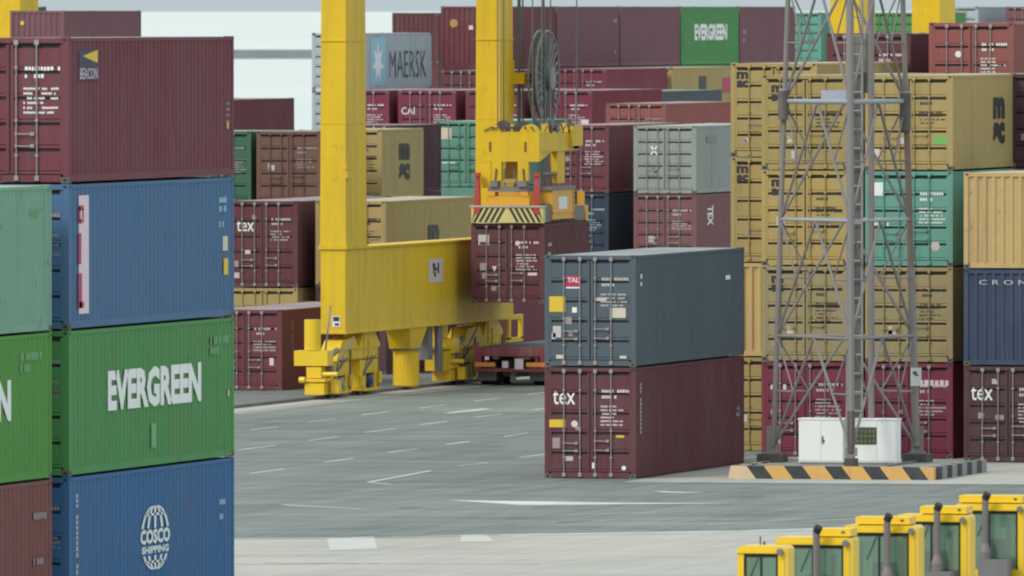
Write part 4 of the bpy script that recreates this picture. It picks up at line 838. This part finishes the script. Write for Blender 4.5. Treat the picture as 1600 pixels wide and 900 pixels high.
for k in range(10):
    y0 = .27 + k * .60; m = KBLK if k % 2 == 0 else mat('kerb_grey', (0.26, 0.24, 0.22), 0.85, dirt=0.4, streak=False)
    mb = MB(); mb.box(X1 - .25, X1, y0, min(YD, y0 + .6) - .004, 0, .33); part('kerb_stone', mb, m, isl)
    mb = MB(); mb.box(X0, X0 + .25, y0, min(YD, y0 + .6) - .004, 0, .33); part('kerb_stone', mb, KPALE if k % 2 else KBLK, isl)

for q, (a_, b_) in enumerate((((-1.0, 2.6), (-.9, 4.2)), ((-.2, 2.9), (.6, 4.6)), ((1.2, 1.1), (1.25, 4.4)))):
    mb = MB(); mb.tube((a_[0], a_[1], .33), (b_[0], b_[1], .33), .03, 6); part('conduit', mb, GREYM, isl)
# two white cabinets
def cabinet(x, y, wdt, label, opened):
    c = thing('electrical_cabinet', label, 'cabinet', (x, y, .30), 'white electrical cabinets under the tower')
    mb = MB(); mb.box(-wdt / 2, wdt / 2, 0, .55, .06, 1.17); part('body', mb, CABW, c)
    mb = MB(); mb.box(-wdt / 2 - .02, wdt / 2 + .02, -.03, .58, 1.17, 1.21); part('top', mb, CABW, c)
    mb = MB(); mb.box(-wdt / 2 + .03, wdt / 2 - .03, .02, .53, 0.004, .06); part('plinth', mb, CONC, c)
    if not opened:
        for s in (-1, 1):
            x0, x1 = sorted((s * .006, s * (wdt / 2 - .02))); mb = MB(); mb.box(x0, x1, -.018, -.002, .10, 1.15); d = part('door', mb, CABW, c)
            if s > 0: mb = MB(); mb.box(.03, .06, -.05, -.02, .55, .75); mb.box(.06, .10, -.04, -.02, .60, .64); part('handle', mb, DKGREY, d)
    else:
        mb = MB(); mb.box(.06, wdt / 2 - .02, -.018, -.002, .10, 1.15); mb.box(.07, wdt / 2 - .04, -.024, -.0185, .60, .615); part('door', mb, CABW, c)
        mb = MB(); mb.box(-wdt / 2 + .02, .05, -.018, -.002, .10, .52); part('door', mb, CABW, c)
        mb = MB(); mb.box(-wdt / 2 + .03, .05, -.012, -.002, .53, .98); pn = part('meter_panel', mb, mat('panel_dark', (0.045, 0.05, 0.025), 0.6, dirt=0.4), c)
        mb = MB()
        for i in range(5):
            for j in range(3): mb.box(-wdt / 2 + .08 + i * .11, -wdt / 2 + .14 + i * .11, -.03, -.013, .58 + j * .13, .66 + j * .13)
        part('meter', mb, mat('meter_green', (0.16, 0.17, 0.07), 0.5), pn)
        mb = MB(); mb.box(-wdt / 2 + .02, .05, -.018, -.002, .985, 1.15); part('lintel', mb, CABW, c)
    return c
cabinet(-76.76, 332.0, 1.2, 'white metal cabinet with closed doors on the island', False)
cabinet(-75.32, 332.0, 1.14, 'white metal cabinet with an open meter panel on the island', True)

# ------------------------------------------------------------------ terminal tractors at the lower right
def tractor(y, xr, z_roof, label, unit=True, pipe=True, px=.0, w2=.66, ux=(-.6, .6)):
    t = thing('terminal_tractor', label, 'tractor', (xr - w2, y, 0), 'yellow tractors parked in a line')
    def b(name, boxes, m, parent=t):
        mb = MB()
        for q in boxes: mb.box(*q)
        return part(name, mb, m, parent)
    zr = z_roof; D = .75
    # cab shell as separate roof, pillars and lower body so that the windows are open between them
    mb = MB(); mb.prism([(-w2, zr - .13), (w2, zr - .13), (w2, zr - .05), (w2 - .05, zr), (-w2 + .05, zr), (-w2, zr - .05)], 'y', 0, D); part('roof', mb, YEL2, t)
    mb = MB(); mb.box(-w2 - .012, w2 + .012, -.03, .06, zr - .12, zr - .075); part('roof_trim', mb, YEL2, t)
    lb = b('lower_body', [(-w2, w2, 0, D, .75, 1.75)], YEL2)
    for sx in (-1, 1):
        for yy in (0, D - .11):
            x0, x1 = sorted((sx * w2, sx * (w2 - .11))); b('pillar', [(x0, x1, yy, yy + .11, 1.75, zr - .13)], YEL2)
    b('window_seal', [(-w2 + .11, w2 - .11, .02, .05, zr - .19, zr - .13), (-w2 + .11, -w2 + .15, .02, .05, 1.75, zr - .19), (w2 - .15, w2 - .11, .02, .05, 1.75, zr - .19), (-.02, .02, .022, .048, 1.75, zr - .19)], DARK)
    mbs = ((-w2 + .15, w2 - .15, .03, .036, 1.75, zr - .19), (-w2 + .11, w2 - .11, D - .05, D - .044, 1.75, zr - .13), (-w2 + .044, -w2 + .05, .11, D - .11, 1.75, zr - .13))
    for q in mbs: b('window', [q], GLASS)
    b('side_panel', [(w2 - .05, w2 - .004, .11, D - .11, 1.75, zr - .13)], YEL2)
    b('grab_rail', [(w2 + .03, w2 + .065, -.02, .02, 1.6, zr - .10), (w2 - .02, w2 + .06, -.02, .02, zr - .10, zr - .065)], YEL2)
    b('seat', [(-.22, .20, .45, .58, 1.55, 2.3), (-.24, .22, .45, .85, 1.45, 1.6)], DKGREY)
    mb = MB(); mb.ring((0, .92, 2.05), 'y', .18, .21, .03, 18); part('steering_wheel', mb, DARK, t)
    b('dashboard', [(-.40, .38, .95, 1.08, 1.75, 1.95)], DKGREY)
    b('curtain', [(.30, .38, .12, .2, 1.75, zr - .3), (-.38, -.33, .12, .2, 1.75, zr - .3)], mat('curtain_grey', (0.12, 0.12, 0.11), 0.9))
    if unit:
        u = b('roof_unit', [(ux[0], ux[1], .15, .7, zr + .02, zr + .15)], YEL2)
        b('unit_foot', [(ux[0] + .04, ux[1] - .04, .2, .65, zr, zr + .02)], DARK, u); b('unit_vent', [(ux[1] - .16, ux[1] - .10, .142, .149, zr + .07, zr + .11)], DKGREY, u)
    else:
        mb = MB(); mb.tube((-.15, .6, zr), (-.15, .6, zr + .14), .012, 6); mb.tube((-.08, .6, zr), (-.08, .6, zr + .05), .02, 6); part('aerial', mb, DARK, t)
    if pipe:
        mb = MB(); mb.tube((px, -.22, 1.0), (px, -.22, 2.1), .11, 12); mb.tube((px, -.22, 2.1), (px, -.22, 2.25), .11, 12, .062); mb.tube((px, -.22, 2.25), (px, -.22, zr + .12), .062, 10)
        ex = part('exhaust_pipe', mb, mat('exhaust_steel', (0.17, 0.14, 0.14), 0.6, 0.2, dirt=0.5), t)
        mb = MB(); mb.tube((px, -.22, zr + .11), (px + .05, -.25, zr + .20), .075, 10); part('exhaust_tip', mb, mat('soot', (0.02, 0.017, 0.017), 0.8), ex)
        b('battery_box', [(-.1, .46, -.5, -.1, 1.2, 1.95)], GREYM)
    if True:
        mb = MB(); mb.box(-w2 - .20, -w2 - .09, .90, .96, zr - .62, zr - .28); mb.tube((-w2, .93, zr - .45), (-w2 - .1, .93, zr - .45), .018, 6); part('mirror', mb, mat('mirror_shell', (0.05, 0.07, 0.08), 0.4), t)
    mb = MB(); mb.tube((w2 - .06, -.10, zr - .09), (w2 - .06, -.02, zr - .09), .055, 12); part('work_lamp', mb, GREYM, t)
    mb = MB(); mb.tube((-.05, .005, zr - .2), (-.22, .005, zr - .6), .008, 5); part('wiper', mb, DARK, t)
    b('hood', [(.55, 1.3, -.1, 1.7, .75, 1.55)], YEL2)
    b('chassis', [(-.1, 1.25, -2.6, 1.9, .55, .75), (-w2, 1.3, 1.7, 1.95, .45, .95)], DKGREY)
    mb = MB(); mb.tube((.6, -1.6, .80), (.6, -1.6, .92), .5, 20); part('fifth_wheel', mb, DKGREY, t)
    for xx, yy in ((-.35, 1.0), (1.2, 1.0), (-.3, -1.6), (1.25, -1.6)):
        ty = obj('wheel', tyre_me, RUBBER, t, loc=(xx, yy, .50)); obj('rim', rim_me, GREYM, ty)
TX = (-50.63, -50.68, -50.72, -50.90, -51.0)
for k, (yy, xx, zr, lab, un_, pi_, px_) in enumerate((
        (216.2, TX[0], 3.03, 'yellow tractor cab with plain roof and small aerial, nearest in the line', False, False, 0),
        (221.4, TX[1], 2.97, 'yellow tractor cab with exhaust pipe at its left, second in the line', True, True, .12),
        (226.8, TX[2], 2.97, 'yellow tractor cab with tall exhaust, third in the line', True, True, .20),
        (231.9, TX[3], 2.97, 'yellow tractor cab with tall exhaust, fourth in the line', True, True, .16),
        (237.3, TX[4], 2.97, 'yellow tractor cab cut off by the right edge, last in the line', True, True, -.02))):
    tractor(yy, xx, zr, lab, un_, pi_, px_, .41 if k == 0 else .66, (None, (-.02, .64), (-.46, .52), (-.24, .62), (-.6, .6))[k])

# ------------------------------------------------------------------ ground, road and markings
def ground_mat(name, rgb, rgb2, sx=0.25, sy=0.05, rough=0.9, crack=False):
    m = bpy.data.materials.new(name); m.use_nodes = True; n = m.node_tree; b = n.nodes['Principled BSDF']; b.inputs['Roughness'].default_value = rough
    t = n.nodes.new('ShaderNodeTexCoord')
    mp = n.nodes.new('ShaderNodeMapping'); mp.inputs['Scale'].default_value = (sx, sy, 1); n.links.new(t.outputs['Object'], mp.inputs['Vector'])
    a = n.nodes.new('ShaderNodeTexNoise'); a.inputs['Scale'].default_value = 1; a.inputs['Detail'].default_value = 7; a.inputs['Roughness'].default_value = 0.62; n.links.new(mp.outputs[0], a.inputs['Vector'])
    mp2 = n.nodes.new('ShaderNodeMapping'); mp2.inputs['Scale'].default_value = (2.2, 0.12, 1); n.links.new(t.outputs['Object'], mp2.inputs['Vector'])
    c = n.nodes.new('ShaderNodeTexNoise'); c.inputs['Scale'].default_value = 1; c.inputs['Detail'].default_value = 5; n.links.new(mp2.outputs[0], c.inputs['Vector'])
    mp3 = n.nodes.new('ShaderNodeMapping'); mp3.inputs['Scale'].default_value = (0.10, 0.55, 1); mp3.inputs['Rotation'].default_value = (0, 0, R(-8)); n.links.new(t.outputs['Object'], mp3.inputs['Vector'])
    e = n.nodes.new('ShaderNodeTexNoise'); e.inputs['Scale'].default_value = 1; e.inputs['Detail'].default_value = 5; n.links.new(mp3.outputs[0], e.inputs['Vector'])
    s1 = n.nodes.new('ShaderNodeMath'); s1.operation = 'ADD'; n.links.new(a.outputs['Fac'], s1.inputs[0]); n.links.new(c.outputs['Fac'], s1.inputs[1])
    s2 = n.nodes.new('ShaderNodeMath'); s2.operation = 'ADD'; n.links.new(s1.outputs[0], s2.inputs[0]); n.links.new(e.outputs['Fac'], s2.inputs[1])
    r = n.nodes.new('ShaderNodeMapRange'); r.inputs['From Min'].default_value = 1.15; r.inputs['From Max'].default_value = 1.85; n.links.new(s2.outputs[0], r.inputs['Value'])
    mx = n.nodes.new('ShaderNodeMix'); mx.data_type = 'RGBA'; mx.inputs['A'].default_value = (*rgb, 1); mx.inputs['B'].default_value = (*rgb2, 1); n.links.new(r.outputs[0], mx.inputs['Factor'])
    n.links.new(mx.outputs['Result'], b.inputs['Base Color'])
    return m
GROUND = ground_mat('concrete_apron', (0.32, 0.292, 0.245), (0.425, 0.39, 0.333))
ASPH = ground_mat('worn_asphalt', (0.106, 0.114, 0.099), (0.206, 0.211, 0.186))
LINE = ground_mat('road_paint', (0.40, 0.40, 0.37), (0.60, 0.60, 0.56))
LINEY = ground_mat('pale_lane_strip', (0.27, 0.25, 0.21), (0.36, 0.34, 0.29))
mb = MB(); ys = [-80, 200, 300, 400, 485] + [485 + 9 * k for k in range(1, 11)] + [620, 700, 775]
for a, b_ in zip(ys, ys[1:]): mb.quad((-420, a, terrain(a)), (160, a, terrain(a)), (160, b_, terrain(b_)), (-420, b_, terrain(b_)))
mb.quad((-420, 775, .75), (160, 775, .75), (160, 775, -6), (-420, 775, -6)); mb.quad((-420, -80, 0), (-420, -80, -6), (160, -80, -6), (160, -80, 0)) if False else None
g = struct('ground', mb, GROUND, 'pale concrete apron of the container yard')
mb = MB()
front = [(-106.3, 277.5), (-95, 282.5), (-80.68, 289.23), (-77.43, 290.77), (-75.36, 292.79), (-70.39, 296.3), (-68.84, 298.23), (-64.47, 303.64), (-40, 322)]
mb.poly([(x_, y_, .004) for x_, y_ in front] + [(-40, 344, .004), (-69.5, 327.5, .004), (-80.8, 326.5, .004), (-80.9, 470, .004), (-106.3, 470, .004)])
struct('asphalt', mb, ASPH, 'worn grey green asphalt carriageway across the yard')
mb = MB(); mb.poly([(-160, 250, .004), (-107.96, 250, .004), (-107.96, 484, .004), (-160, 484, .004)])
struct('stack_pavement', mb, ground_mat('stack_pavement_grey', (0.105, 0.105, 0.097), (0.17, 0.168, 0.155)), 'grey pavement under the stacks beyond the crane rail')
mb = MB()
def line(x0, y0, x1, y1, wd=.12, z=.009, mbx=None):
    mb = mbx or globals()['mb']
    d = Vector((x1 - x0, y1 - y0)); n_ = Vector((-d.y, d.x)).normalized() * wd / 2
    mb.poly([(x0 + n_.x, y0 + n_.y, z), (x0 - n_.x, y0 - n_.y, z), (x1 - n_.x, y1 - n_.y, z), (x1 + n_.x, y1 + n_.y, z)])
for q in ((-101.22, 364.3, -101.2, 367.3), (-101.54, 371.8, -101.5, 374.9), (-101.8, 378.9, -101.8, 382.1), (-101.8, 385.8, -101.85, 389.2), (-102.0, 393.2, -102.0, 396.4), (-102.1, 400.4, -102.1, 403.6),
          (-99.7, 381.0, -99.62, 385.6), (-97.9, 377.3, -97.85, 380.5), (-96.94, 347.7, -96.94, 351.5), (-97.15, 355.7, -97.2, 359.3), (-97.45, 363.1, -97.48, 366.6), (-97.7, 370.2, -97.72, 373.6), (-97.95, 384.7, -97.95, 388.0),
          (-91.75, 330.2, -91.75, 333.6), (-92.1, 338.9, -92.1, 342.0), (-92.4, 346.7, -92.4, 349.9), (-92.5, 353.4, -92.57, 356.3), (-92.65, 360.5, -92.8, 363.9), (-92.9, 368.0, -92.95, 371.4),
          (-87.84, 336.8, -87.7, 339.6), (-87.9, 343.7, -87.85, 346.6), (-87.9, 350.5, -87.9, 353.6), (-106.5, 255, -106.5, 262)):
    line(*q, wd=.13 if q[0] != -99.7 else .3)
line(-87.04, 324.63, -87.62, 333.16, .16); line(-87.04, 324.63, -86.0, 323.1, .14, .0125)
line(-82.12, 294.4, -79.75, 296.6, .10); line(-78.53, 303.26, -74.99, 306.59, .10); line(-75.96, 301.25, -72.33, 303.14, .10, .0125); line(-75.4, 307.24, -72.6, 307.3, .12)
mb.poly([(-85.3, 309.7, .009), (-84.9, 309.0, .009), (-82.4, 306.95, .009), (-82.6, 307.3, .009)])
mb.poly([(-82.0, 313.3, .009), (-79.4, 310.6, .009), (-78.2, 311.0, .009), (-74.6, 312.9, .009), (-77.4, 312.6, .009)])
mb.poly([(-78.5, 320.5, .009), (-77.9, 319.4, .009), (-76.8, 319.6, .009)])
for (xa, ya), (xb, yb) in zip(front[2:], front[3:]):
    line(xa, ya - .1, xb, yb - .1, .55 if xa > -76 else .3, .0065 if (int(xa * 10) % 2) else .0105)
line(-79.4, 326.75, -60, 328.3, .35)
line(-70.21, 301.45, -68.32, 308.0, .10, .0125); line(-71.97, 299.4, -69.9, 306.0, .08, .0125); line(-73.49, 301.45, -71.99, 303.02, .10)
line(-75.5, 298.5, -70.3, 301.3, .07, .0095)
struct('road_markings', mb, LINE, 'white lane dashes and wedges painted on the asphalt')
rs = random.Random(3); mb = MB()
for k in range(26):
    x0 = rs.uniform(-100, -72); y0 = rs.uniform(296, 326) if k % 2 else rs.uniform(300, 400); ang = rs.uniform(.3, .75) if y0 < 325 else rs.uniform(1.2, 1.7); ln = rs.uniform(2, 7)
    line(x0, y0, x0 + ln * math.cos(ang), y0 + ln * math.sin(ang), rs.uniform(.04, .09), .0068 + .00008 * k, mb)
struct('worn_lines', mb, mat('worn_line_grey', (0.235, 0.245, 0.225), 0.9), 'faint worn paint lines and scratches on the asphalt')
mb = MB()
for k in range(34):
    x0 = rs.uniform(-105, -72); y0 = rs.uniform(297, 326) if x0 > -82 else rs.uniform(300, 440); r0 = rs.uniform(.15, .55); n_ = 14
    if k % 3 == 0:        # tyre marks
        a_ = rs.uniform(1.3, 1.75) if y0 > 328 else rs.uniform(.2, .7); ln = rs.uniform(4, 12)
        line(x0, y0, x0 + ln * math.cos(a_), y0 + ln * math.sin(a_), rs.uniform(.12, .3), .0048 + .00004 * k, mb)
    else:
        mb.poly([(x0 + r0 * rs.uniform(.6, 1.1) * math.cos(6.283 * q / n_), y0 + 2.2 * r0 * rs.uniform(.6, 1.1) * math.sin(6.283 * q / n_), .0048 + .00004 * k) for q in range(n_)])
struct('oil_stains', mb, ground_mat('oil_dark', (0.085, 0.09, 0.084), (0.135, 0.145, 0.134), 2, 2), 'dark oil stains and tyre marks on the asphalt')
mb = MB(); mb.box(-106.05, -105.72, 270, 465, .0, .012); mb.box(-107.95, -107.55, 270, 465, 0, .012); struct('lane_strip', mb, LINEY, 'pale strip along the crane rail')
mb = MB(); mb.box(-107.34, -107.24, 262, 470, 0, .10); mb.box(-82.74, -82.64, 376, 470, 0, .10); struct('crane_rail', mb, DKGREY, 'dark steel rail the crane runs on')
mb = MB()
for q in (((-78.79, 290.2), (-76.92, 283.54), (-76.05, 284.47), (-77.91, 291.1)), ((-76.2, 292.5), (-75.21, 288.7), (-74.56, 289.23), (-75.7, 292.9))):
    mb.poly([(a, b, .005) for a, b in q])
struct('apron_patch', mb, ground_mat('pale_patch', (0.44, 0.415, 0.36), (0.53, 0.50, 0.44)), 'paler repair patches in the concrete apron')
mb = MB()
line(-79.9, 274.5, -74.0, 277.0, .09, .006); line(-76.5, 276.5, -70.5, 277.5, .07, .0065); line(-80.5, 279.0, -72.0, 283.0, .05, .007)
struct('apron_joint', mb, mat('joint_dark', (0.13, 0.125, 0.115), 0.95), 'dark tar joints in the concrete apron')

# ------------------------------------------------------------------ sea and breakwater
def sea_mat():
    m = bpy.data.materials.new('sea_water'); m.use_nodes = True; n = m.node_tree; b = n.nodes['Principled BSDF']
    b.inputs['Base Color'].default_value = (0.62, 0.66, 0.62, 1); b.inputs['Roughness'].default_value = 0.55; b.inputs['IOR'].default_value = 1.33
    t = n.nodes.new('ShaderNodeTexCoord'); mp = n.nodes.new('ShaderNodeMapping'); mp.inputs['Scale'].default_value = (0.004, 0.0012, 1); mp.inputs['Rotation'].default_value = (0, 0, R(14))
    n.links.new(t.outputs['Object'], mp.inputs['Vector'])
    a = n.nodes.new('ShaderNodeTexNoise'); a.inputs['Scale'].default_value = 1; a.inputs['Detail'].default_value = 6; n.links.new(mp.outputs[0], a.inputs['Vector'])
    mx = n.nodes.new('ShaderNodeMix'); mx.data_type = 'RGBA'; mx.inputs['A'].default_value = (0.50, 0.52, 0.485, 1); mx.inputs['B'].default_value = (0.64, 0.63, 0.57, 1)  # white glare on the water is put into these pale base tones
    n.links.new(a.outputs['Fac'], mx.inputs['Factor']); n.links.new(mx.outputs['Result'], b.inputs['Base Color'])
    return m
mb = MB(); mb.quad((-400000, 700, -2.5), (400000, 700, -2.5), (400000, 500000, -2.5), (-400000, 500000, -2.5))
struct('sea', mb, sea_mat(), 'bright sea behind the yard, its glare painted in pale')
bw = MB()
dirv = Vector((math.cos(CAM_YAW), math.sin(CAM_YAW), 0)); fw = Vector((-math.sin(CAM_YAW), math.cos(CAM_YAW), 0))
def bp(u, f, z): p = dirv * u + fw * f; return (p.x, p.y, z)
FB = 4020
bw.poly([bp(-900, FB, -2.5), bp(900, FB, -2.5), bp(900, FB + 3, 0.3), bp(-900, FB + 3, 0.3)]); bw.poly([bp(-900, FB + 3, 0.3), bp(900, FB + 3, 0.3), bp(900, FB + 9, 0.35), bp(-900, FB + 9, 0.35)])
bw.poly([bp(-900, FB + 9, .35), bp(900, FB + 9, .35), bp(900, FB + 14, -2.5), bp(-900, FB + 14, -2.5)])
b1 = obj('breakwater', bw.mesh('breakwater'), mat('breakwater_stone', (0.17, 0.185, 0.185), 0.95, dirt=0.5, streak=False, scale=0.02, dust=(0.11, 0.12, 0.12)))
b1['label'] = 'long low grey breakwater across the sea'; b1['category'] = 'breakwater'; b1['kind'] = 'structure'
